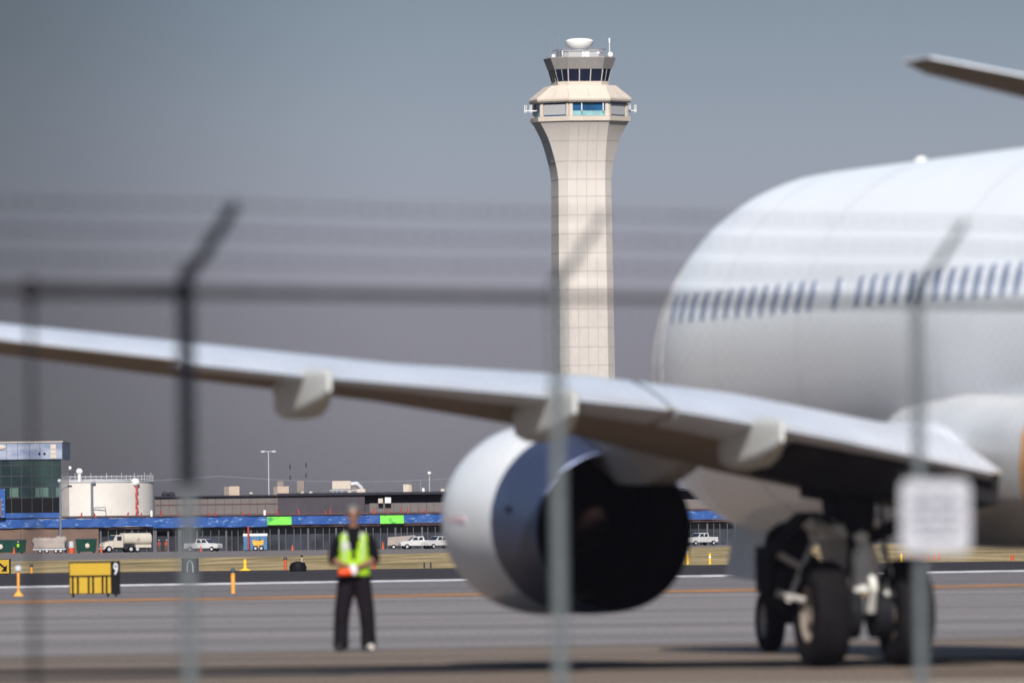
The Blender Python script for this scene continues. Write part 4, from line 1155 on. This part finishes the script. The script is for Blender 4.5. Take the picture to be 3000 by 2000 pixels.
for px_ in (880, 905, 728, 1020): 
    b = MB(); x = bx(px_) - TX0; b.ell((x, 19.5, U1 + .45), (.3, .3, .22), 10, 6); b.build('roof_vent', M['cream'], term)
for px_ in (484, 503):
    b = MB(); x = bx(px_, BD + 18) - TX0; b.ell((x, 19.5, U1 + .45), (.55, .5, .45), 12, 8); b.build('roof_fan', M['edge'], term)

def pole(name, px, ytop, ybot, d, r, m_, label, cat, heads=0, ball=False, dark=False):
    x = W(px, (ytop + ybot) / 2, d).x; z1_ = W(px, ytop, d).z
    o = empty(name, (x, d, 0)); tag(o, label, cat)
    b = MB(); b.tube([(0, 0, -.3), (0, 0, z1_)], [r, r * .7], 8); b.build('mast', M[m_], o)
    if heads:
        b = MB(); b.tube([(-.75, 0, z1_), (.75, 0, z1_)], .05, 6); b.build('cross_arm', M[m_], o)
        for s in (-1, 1):
            b = MB(); b.box(s * .85 - .28, s * .85 + .28, -.2, .2, z1_ - .12, z1_ + .14); b.build('lamp_head', M['steel_l'], o, smooth=0)
    if ball:
        b = MB(); b.ell((0, 0, z1_ + .2), (.3, .3, .3), 14, 8); b.build('globe', M['radome'], o)
    if dark:
        for zz in (z1_ - .6, z1_ - 2.2):
            b = MB(); b.tube([(0, 0, zz - .35), (0, 0, zz + .35)], .11, 6); b.build('element', M['mk_dk'], o)
    return o
pole('light_mast', 787, 1322, 1446, BD + 40, .11, 'steel_l', 'tall thin pale mast with two lamp heads behind the terminal roof', 'light mast', heads=2)
pole('radio_mast', 850, 1356, 1440, BD + 42, .06, 'pipe', 'thin dark radio mast left of its taller twin above the terminal roof', 'radio mast', dark=True)
pole('radio_mast', 897, 1350, 1440, BD + 42, .06, 'pipe', 'thin dark radio mast beside the capped roof stack, right of the other radio mast', 'radio mast', dark=True)
pole('lamp_post', 1258, 1390, 1440, BD + 44, .09, 'steel_l', 'slim pole topped by a white globe left of the engine cowling', 'lamp post', ball=True)
pole('lamp_post', 205, 1374, 1440, BD + 110, .03, 'edge', 'thin pole whose white globe shows above the white tank', 'lamp post', ball=True)
o = pole('light_mast', 177, 1410, 1600, BD - 14, .20, 'pipe', 'grey lighting column in front of the corner between glass building and white tank', 'light mast')
z1_ = W(177, 1410, BD - 14).z
b = MB(); b.tube([(0, 0, z1_ - 1.6), (.6, 0, z1_ - .9), (1.3, 0, z1_ - .75)], .1, 6); b.build('bracket_arm', M['pipe'], o)
b = MB(); b.box(1.1, 1.75, -.2, .2, z1_ - .85, z1_ - .55); b.build('lamp_head', M['edge'], o, smooth=0)
b = MB(); b.ell((-.1, 0, z1_ + .1), (.3, .3, .3), 10, 6); b.build('photocell', M['steel_l'], o)
# power line behind
b = MB(); pts = []
for k in range(41):
    px = -200 + k * 60
    p = W(px, 1398 - px * .006, BD + 400); sagv = 1.2 * abs(math.sin(k * math.pi / 14))
    pts.append((p.x, p.y, p.z - sagv))
b.tube(pts, .045, 4); o = b.build('power_line', M['antenna'], None); tag(o, 'faint overhead power line sagging across the hazy sky above the terminal', 'power line')

# glass building
GD = BD + 1.0
gbx0, gbx1 = bx(-420, GD), bx(183, GD)
gb = empty('glass_building', (gbx0, GD, 0)); tag(gb, 'dark green glass office block with pale blue parapet at the left edge', 'building')
WB = gbx1 - gbx0
zt1 = bz(90, 1296, GD); zt0 = bz(90, 1345, GD)
b = MB(); b.box(0, WB - .1, 0, 30, ZB1 + .3, zt0); b.build('curtain_wall', M['gl_b'], gb, smooth=0)
b = MB(); b.box(-.2, WB + .1, -.3, 30.2, zt0 + .003, zt1); b.build('parapet', M['parapet'], gb, smooth=0)
b = MB(); b.box(-.3, WB + .25, -.45, 30.3, zt1 + .003, zt1 + .16); b.build('coping', M['cream'], gb, smooth=0)
for py in (1362, 1394, 1425, 1457):
    z = bz(90, py, GD); b = MB(); b.box(0, WB - .12, -.06, -.003, z - .06, z + .06); b.build('transom', M['gl_line'], gb, smooth=0)
for px in range(-410, 183, 30):
    x = bx(px + 25, GD) - gbx0
    if x < WB - .2: b = MB(); b.box(x - .05, x + .05, -.09, -.062, ZB1 + .4, zt0); b.build('mullion', M['gl_line'], gb, smooth=0)
for px0, px1 in ((30, 55), (105, 117), (119, 143), (166, 176)):
    b = MB(); b.box(bx(px0, GD) - gbx0, bx(px1, GD) - gbx0, -.05, -.004, bz(90, 1455, GD), bz(90, 1428, GD)); b.build('pale_pane', M['gl_pale'], gb, smooth=0)  # a few panes in a paler green
b = MB(); b.box(-.05, WB - .11, -.055, -.004, ZB1 + .31, bz(90, 1458, GD)); b.build('spandrel', M['sign_k'], gb, smooth=0)
for k, (py0, py1) in enumerate(((1301, 1315), (1317, 1328), (1330, 1342))):
    b = MB(); b.box(bx(151, GD) - gbx0, bx(167, GD) - gbx0, -.36, -.303, bz(150, py1, GD), bz(150, py0, GD)); b.build('cream_panel', M['cream'], gb, smooth=0)
b = MB(); x = bx(4, GD) - gbx0; b.ell((x, -.4, bz(4, 1310, GD)), (.85, .12, .36), 16, 8); b.build('wall_badge', M['cream'], gb)
for px in (118, 133): b = MB(); b.ell((bx(px, GD) - gbx0, -.4, bz(px, 1328, GD)), (.18, .15, .16), 8, 6); b.build('soffit_lamp', M['sign_k'], gb)
for px in (-60, 22, 55, 90, 120):
    b = MB(); x = bx(px, GD) - gbx0; b.box(x - .025, x + .025, -.33, -.302, zt0 + .02, zt1 - .02); b.build('parapet_joint', M['edge'], gb, smooth=0)
b = MB(); b.box(bx(-420, GD) - gbx0, bx(18, GD) - gbx0, -2.2, -.1, ZB1 + .3, bz(10, 1432, GD)); b.build('wrapped_stair', M['bluewrap'], gb, smooth=0)
b = MB(); b.box(bx(-60, GD) - gbx0, bx(7, GD) - gbx0, -2.26, -2.203, ZB1 + .4, bz(10, 1463, GD)); b.build('stair_opening', M['bwall'], gb, smooth=0)
b = MB(); b.box(bx(-420, GD) - gbx0, bx(180, GD) - gbx0, -.9, -.06, ZB1 + .21, ZB1 + .95); b.build('blue_kerb', M['bluewrap'], gb, smooth=0)

# tank
KD = 1800.0
kc, ke = bx(268, KD), bx(446, KD)
rk = ke - kc
tank = empty('storage_tank', (kc, KD + rk, 0)); tag(tank, 'large white cylindrical storage tank with ring railing beside the glass building', 'storage tank')
zk = bz(300, 1411, KD)
b = MB(); b.lathe([(rk, -.3), (rk, zk), (rk - .3, zk + .05), (.1, zk + .5)], n=72); b.build('shell', M['tank'], tank, smooth=40)
b = MB(); b.lathe([(rk + .12, zk - .05), (rk + .12, zk + .1), (rk + .02, zk + .1)], n=72, caps=False); b.build('rim', M['steel_l'], tank, smooth=40)
b = MB()
for k in range(72):
    a0, a1 = 2 * math.pi * k / 72, 2 * math.pi * (k + 1) / 72
    for hz in (.45, .9): b.tube([(rk * math.cos(a0), rk * math.sin(a0), zk + hz), (rk * math.cos(a1), rk * math.sin(a1), zk + hz)], .04, 4, caps=False)
b.build('railing', M['steel_l'], tank)
for k in range(36):
    a = R(180 + k * 5)
    b = MB(); b.tube([(rk * math.cos(a), rk * math.sin(a), zk), (rk * math.cos(a), rk * math.sin(a), zk + 1.05 + .35 * (k % 3 == 0))], .05, 4); b.build('railing_post', M['steel_l'], tank)
def on_tank(px):
    x = bx(px, KD + 3) - kc; return x, -math.sqrt(max(.01, rk * rk - x * x)) - .25
x, y = on_tank(273); b = MB(); b.tube([(x, y, 4), (x, y, zk - .1)], .20, 8); b.tube([(x, y, zk - .2), (x + .6, y, zk - .1)], .25, 8); b.build('riser_pipe', M['pipe'], tank)
x, y = on_tank(402); b = MB()
for k in range(13):
    z = 4.5 + (zk - 5.2) * k / 12; b.box(x - .16 + .1 * math.sin(k * 2), x + .16 + .1 * math.sin(k * 2), y - .3, y + .1, z, z + (zk - 5) / 13)
b.build('ladder', M['redpost'], tank, smooth=0)
x, y = on_tank(397); b = MB(); b.ell((x, y + .2, zk - .1), (.75, .5, .65), 12, 8); b.build('valve_housing', M['radome'], tank)
x = bx(233, KD) - kc; b = MB(); b.tube([(x, -rk + 2, zk), (x, -rk + 2, zk + 1.4)], .28, 8); b.ell((x, -rk + 2, zk + 1.7), (.55, .5, .5), 12, 8); b.build('vent_cowl', M['radome'], tank)
x, y = on_tank(295); b = MB(); z = bz(295, 1486, KD)
for q in (((x - 1.0, z), (x + .9, z)), ((x - 1.0, z), (x - 1.0, z - 1.9)), ((x + .9, z), (x + 1.1, z - 2.4))): b.tube([(q[0][0], y - .3, q[0][1]), (q[1][0], y - .3, q[1][1])], .07, 5)
b.build('pipe_frame', M['pipe'], tank)

# ------------------------------------------------------------------ vehicles and gear in front of the terminal
VD = 1640.0
def vx(px): return gx(px, VD)
def wheel(par, x, y, r, w_=.28):
    b = MB().lathe([(.05, -w_ / 2), (r * .6, -w_ / 2), (r * .97, -w_ / 2 + .02), (r, -w_ / 4), (r, w_ / 4), (r * .97, w_ / 2 - .02), (r * .6, w_ / 2), (.05, w_ / 2)], (x, y, r), 'Y', 18)
    o = b.build('wheel', M['tyre'], par)
    b = MB().lathe([(.02, -w_ / 2 - .02), (r * .5, -w_ / 2 - .01), (r * .5, w_ / 2 + .01), (.02, w_ / 2 + .02)], (x, y, r), 'Y', 14); b.build('hub', M['steel_l'], o)
# fuel truck: nose to image left, seen three-quarter
tk = empty('tank_truck', (vx(372), VD, 0), R(24)); tag(tk, 'cream white bonneted tank truck parked under the blue band left of the fence post', 'truck')
# local: -X front
b = MB()
rr = []
for x_, sc2 in ((-.9, .7), (-.8, 1), (3.4, 1), (3.5, .7)):
    rr.append([(x_, 1.12 * sc2 * math.copysign(abs(math.cos(a)) ** .7, math.cos(a)), 1.95 + .86 * sc2 * math.copysign(abs(math.sin(a)) ** .7, math.sin(a))) for a in [2 * math.pi * k / 28 for k in range(28)]])
b.loft(rr); b.build('tank', M['truckw'], tk, smooth=40)
b = MB()
b.add([(-2.5, -1.05, .75), (-1.0, -1.05, .75), (-1.0, -1.05, 2.55), (-2.1, -1.05, 2.55), (-2.5, -1.05, 1.75), (-2.5, 1.05, .75), (-1.0, 1.05, .75), (-1.0, 1.05, 2.55), (-2.1, 1.05, 2.55), (-2.5, 1.05, 1.75)],
      [(0, 1, 2, 3, 4), (9, 8, 7, 6, 5), (0, 5, 6, 1), (1, 6, 7, 2), (2, 7, 8, 3), (3, 8, 9, 4), (4, 9, 5, 0)]); b.build('cab', M['truckw'], tk, smooth=0)
b = MB(); b.add([(-3.9, -.85, .6), (-2.52, -1.0, .6), (-2.52, -1.0, 1.7), (-3.8, -.8, 1.42), (-3.9, .85, .6), (-2.52, 1.0, .6), (-2.52, 1.0, 1.7), (-3.8, .8, 1.42)], [(0, 1, 2, 3), (7, 6, 5, 4), (0, 4, 5, 1), (1, 5, 6, 2), (2, 6, 7, 3), (3, 7, 4, 0)]); b.build('bonnet', M['truckw'], tk, smooth=0)
b = MB(); b.add([(-2.49, -.92, 1.80), (-2.15, -.92, 2.45), (-2.15, .92, 2.45), (-2.49, .92, 1.80), (-2.54, -.92, 1.83), (-2.2, -.92, 2.48), (-2.2, .92, 2.48), (-2.54, .92, 1.83)], [(0, 1, 2, 3), (7, 6, 5, 4), (0, 4, 5, 1), (1, 5, 6, 2), (2, 6, 7, 3), (3, 7, 4, 0)]); b.build('windscreen', M['vglass'], tk, smooth=0)
b = MB(); b.box(-1.95, -1.25, -1.08, -1.053, 1.75, 2.35); b.build('side_window', M['vglass'], tk, smooth=0)
b = MB(); b.box(-3.6, 3.5, -.45, .45, .55, .95); b.build('chassis', M['edge'], tk, smooth=0)
b = MB(); b.box(.9, 3.3, -1.15, -.6, .7, 1.15); b.build('side_locker', M['truckw'], tk, smooth=0)
for x_ in (-3.2, .2, 1.2):
    for y_ in (-.95, .95): wheel(tk, x_, y_, .5)
b = MB(); b.box(-4.0, -3.9, -.95, .95, .45, .75); b.build('bumper', M['steel_l'], tk, smooth=0)
for y_ in (-.65, .65):
    b = MB(); b.ell((-3.92, y_, 1.05), (.06, .16, .16), 10, 6); b.build('headlight', M['radome'], tk)
b = MB(); b.tube([(1.2, -1.135, 1.7), (1.35, -1.135, 2.05), (1.5, -1.135, 1.75)], .05, 5); b.build('red_mark', M['redpost'], tk)

def pickup(px, rz, label, kind='pickup_truck', bed=True, grp='white pickups parked by the terminal'):
    o = empty(kind, (vx(px), VD, 0), rz); tag(o, label, 'pickup truck', grp)
    b = MB()
    prof = [(-2.6, .5), (-2.6, 1.0), (-2.4, 1.12), (-1.2, 1.2), (-.6, 1.78), (.75, 1.82), (.9, 1.25), (2.6, 1.22), (2.65, .5)]
    b.loft([[(x_, y_ * (.92 if z_ > 1.3 else 1), z_) for x_, z_ in prof] for y_ in (-.92, .92)]); b.build('body', M['carw'], o, smooth=0)
    b = MB(); b.add([(-1.16, -.80, 1.25), (-.64, -.74, 1.72), (-.64, .74, 1.72), (-1.16, .80, 1.25), (-1.20, -.80, 1.28), (-.68, -.74, 1.75), (-.68, .74, 1.75), (-1.20, .80, 1.28)], [(0, 1, 2, 3), (7, 6, 5, 4), (0, 4, 5, 1), (1, 5, 6, 2), (2, 6, 7, 3), (3, 7, 4, 0)]); b.build('windscreen', M['vglass'], o, smooth=0)
    for x0_, x1_ in ((-.85, -.10), (.0, .66)):
        for s in (-1, 1):
            b = MB(); b.add([(x0_ - .05, s * .925, 1.27), (x1_, s * .925, 1.27), (x1_, s * .875, 1.70), (x0_ + .22, s * .875, 1.70), (x0_ - .05, s * .90, 1.27), (x1_, s * .90, 1.27), (x1_, s * .85, 1.70), (x0_ + .22, s * .85, 1.70)], [(0, 1, 2, 3), (7, 6, 5, 4), (0, 4, 5, 1), (1, 5, 6, 2), (2, 6, 7, 3), (3, 7, 4, 0)]); b.build('side_window', M['vglass'], o, smooth=0)
    if bed:
        b = MB(); b.box(.95, 2.55, -.82, .82, 1.23, 1.26); b.build('truck_bed', M['edge'], o, smooth=0)
    for x_ in (-1.7, 1.7):
        for y_ in (-.88, .88): wheel(o, x_, y_, .37, .24)
    for y_ in (-.7, .7):
        b = MB(); b.ell((-2.6, y_, .88), (.05, .16, .1), 8, 6); b.build('headlight', M['radome'], o)
    return o
pickup(596, R(180 - 22), 'white pickup with pale nose parked just right of the leftmost fence post')
pickup(1222, R(14), 'white pickup behind the tan trailer, the left one of the pair beside the engine')
pickup(1286, R(38), 'white pickup closest to the engine cowling, partly hidden by it')
pickup(2052, R(40), 'white pickup with dark windows seen between engine exhaust and nose gear')
d = VD + 3
o = empty('flat_trailer', (gx(1172, d), d, 0)); tag(o, 'long tan covered trailer left of the paired white pickups', 'trailer')
b = MB(); b.loft([[(-1.8, y_, .55), (-1.7, y_, 1.75), (2.2, y_, 2.0), (2.3, y_, .55)] for y_ in (-1, 1)]); b.build('load_cover', M['tan'], o, smooth=0)
b = MB(); b.box(-1.8, 2.3, -.95, .95, .42, .545); b.build('bed', M['edge'], o, smooth=0)
for x_ in (-.9, 1.3):
    for y_ in (-.9, .9): wheel(o, x_, y_, .35)
# blue container with white top and orange machine
d = VD + 4
o = empty('blue_container', (gx(748, d), d, 0)); tag(o, 'small blue container with a white roof sheet in front of the terminal glazing', 'container')
b = MB(); b.box(-1.7, 1.7, 0, 2.4, .15, 2.15); b.build('box', M['bluebox'], o, smooth=0)
b = MB(); b.box(-1.75, 1.75, -.06, 2.45, 2.153, 2.5); b.build('roof_sheet', M['radome'], o, smooth=0)
b = MB(); b.box(-.15, .0, -.05, -.003, .2, 2.1); b.build('door_gap', M['pipe'], o, smooth=0)
for x_ in (-1.4, 1.4): b = MB(); b.box(x_ - .15, x_ + .15, .3, 2.1, 0, .148); b.build('skid', M['edge'], o, smooth=0)
d = VD - 6
o = empty('site_dumper', (gx(757, d), d, 0)); tag(o, 'small orange site dumper parked before the blue container', 'site dumper')
b = MB(); b.loft([[(-.75, y_, 1.0), (-.85, y_, 1.55), (.1, y_, 1.45), (.75, y_, 1.6), (.7, y_, .9), (-.5, y_, .75)] for y_ in (-.6, .6)]); b.build('skip', M['orange_b'], o, smooth=0)
b = MB(); b.box(-.55, .6, -.4, .4, .4, .748); b.build('chassis', M['orange_b'], o, smooth=0)
for x_ in (-.42, .42):
    for y_ in (-.55, .55): wheel(o, x_, y_, .38)
b = MB(); b.tube([(.2, 0, 1.4), (.2, 0, 1.9)], .04, 6); b.box(.0, .5, -.3, .3, 1.47, 1.6); b.build('seat', M['edge'], o)
# lamp tower (red mast) at the container
d = VD + 2
o = empty('red_mast', (gx(728, d), d, 0)); tag(o, 'short bright red mast standing against the blue container', 'mast')
b = MB(); b.tube([(0, 0, 0), (0, 0, 3.6)], .15, 8); b.build('tube', M['redpost'], o)
b = MB(); b.lathe([(.45, 0), (.4, .12), (.1, .2)], n=12); b.build('foot', M['edge'], o)
# dumpsters
def dumpster(px, w_, label, blob):
    d = VD + 5
    o = empty('dumpster', (gx(px, d), d, 0)); tag(o, label, 'dumpster', 'dark green dumpsters by the brown wall')
    b = MB(); b.loft([[(-w_, y_, .2), (-w_ - .15, y_ , 1.95), (w_ + .15, y_, 1.95), (w_, y_, .2)] for y_ in (0, 1.8)]); b.build('bin', M['dgreen'], o, smooth=0)
    b = MB(); b.box(-w_ - .2, w_ + .2, -.06, 1.86, 1.953, 2.1); b.build('lid', M['mk_dk'], o, smooth=0)
    for x_ in (-w_ * .6, 0, w_ * .6): b = MB(); b.box(x_ - .05, x_ + .05, -.07, -.003, .25, 1.9); b.build('rib', M['dgreen'], o, smooth=0)
    b = MB(); b.ell((blob, -.1, 1.05), (.33, .08, .36), 12, 8); b.build('white_sticker', M['cream'], o)
    for x_ in (-w_ * .8, w_ * .8): b = MB(); b.box(x_ - .12, x_ + .12, .2, 1.6, 0, .198); b.build('skid', M['edge'], o, smooth=0)
dumpster(28, 2.2, 'dark green dumpster left of the tan lumpy load, behind the yellow arrow sign', -1.3)
dumpster(252, 1.35, 'dark green dumpster between the tan lumpy load and the tank truck', .2)
d = VD + 4
o = empty('covered_load', (gx(145, d), d, 0)); tag(o, 'tan lumpy covered load on a low trailer between the two green dumpsters', 'covered load')
b = MB(); rl = random.Random(3)
for k in range(7): b.ell((-2.0 + k * .66, .9, 1.75 + rl.uniform(-.1, .15)), (.62, .9, .62 + rl.uniform(-.1, .1)), 16, 10)
b.box(-2.3, 2.2, 0, 1.9, .75, 1.9)
ob = b.build('tarpaulin', M['tan'], o, smooth=180); remesh(ob, .07, 2)
b = MB(); b.box(-2.4, 2.3, .1, 1.8, .5, .745); b.build('trailer_bed', M['steel_l'], o, smooth=0)
for x_ in (-1.4, -.4, .9, 1.6):
    wheel(o, x_, .3, .34)
b = MB(); b.tube([(2.3, .2, 1.6), (2.6, .1, .4)], .16, 6); b.build('tow_bar', M['mk_dk'], o)
# barricade, cones, workers
d = VD - 4
o = empty('barricade', (gx(209, d), d, 0)); tag(o, 'pale barricade drum with a red-orange lower half beside the second green dumpster', 'barricade')
b = MB(); b.lathe([(.45, 0), (.44, .75), (.40, .80)], n=16); b.build('red_base', M['mk_red'], o)
b = MB(); b.lathe([(.40, .80), (.38, 1.55), (.25, 1.7), (.02, 1.72)], n=16); b.build('white_drum', M['steel_l'], o)
def cone(px, d, label, h=.75):
    o = empty('traffic_cone', (gx(px, d), d, 0)); tag(o, label, 'traffic cone', 'traffic cones along the terminal front')
    b = MB(); b.lathe([(.20, .03), (.05, h), (.01, h + .01)], n=14); b.build('cone', M['mk_red'], o)
    b = MB(); b.box(-.25, .25, -.25, .25, 0, .03); b.build('base', M['mk_dk'], o, smooth=0)
cone(297, VD - 10, 'red traffic cone at the nose of the tank truck', 1.1)
cone(588, VD - 20, 'orange traffic cone right of the black arch-figure sign', .8)
cone(857, VD - 20, 'pale orange traffic cone left of the person, below the first green panel', .8)
cone(1122, VD - 20, 'orange traffic cone at the left end of the tan trailer', 1.1)
cone(41, VD - 30, 'orange traffic cone in front of the first green dumpster', 1.0)
def worker(px, d, m1, m2, label, lean=0.0):
    o = empty('person', (gx(px, d), d, 0)); tag(o, label, 'person')
    b = MB()
    for s in (-1, 1):
        b.tube([(s * .1, 0, .88), (s * .13, 0, .5), (s * .15, 0, .06), (s * .15, -.14, .04)], [.10, .075, .05, .04], 8)
        b.tube([(s * .19, 0, 1.42), (s * .27, -.02, 1.15), (s * .2, -.2, .98), (s * .17, -.27, .97)], [.06, .05, .038, .03], 8)
    b.tube([(0, 0, .85), (0, 0, 1.1), (lean, 0, 1.4), (lean, 0, 1.5)], [.15, .15, .18, .06], 12)
    b.ell((lean, -.01, 1.65), (.085, .10, .12), 12, 8)
    ob = b.build('body', M[m2], o, smooth=180); remesh(ob, .02, 2)
    b = MB(); b.tube([(0, 0, .98), (0, 0, 1.15), (lean, 0, 1.42), (lean, 0, 1.46)], [.18, .18, .215, .12], 12); b.build('vest', M[m1], o)
    b = MB(); b.ell((lean, 0, 1.72), (.115, .13, .10), 12, 6); b.build('hard_hat', M['cream'], o)
worker(53, VD - 12, 'lime', 'dgreen', 'distant worker in lime vest in front of the left green dumpster')
worker(466, VD + 12, 'redpost', 'bwall', 'distant worker in red-orange clothing at the dark doorway, left of the other')
worker(487, VD + 12, 'mk_red', 'bwall', 'distant worker in orange clothing at the dark doorway, nearer the fence post', .05)
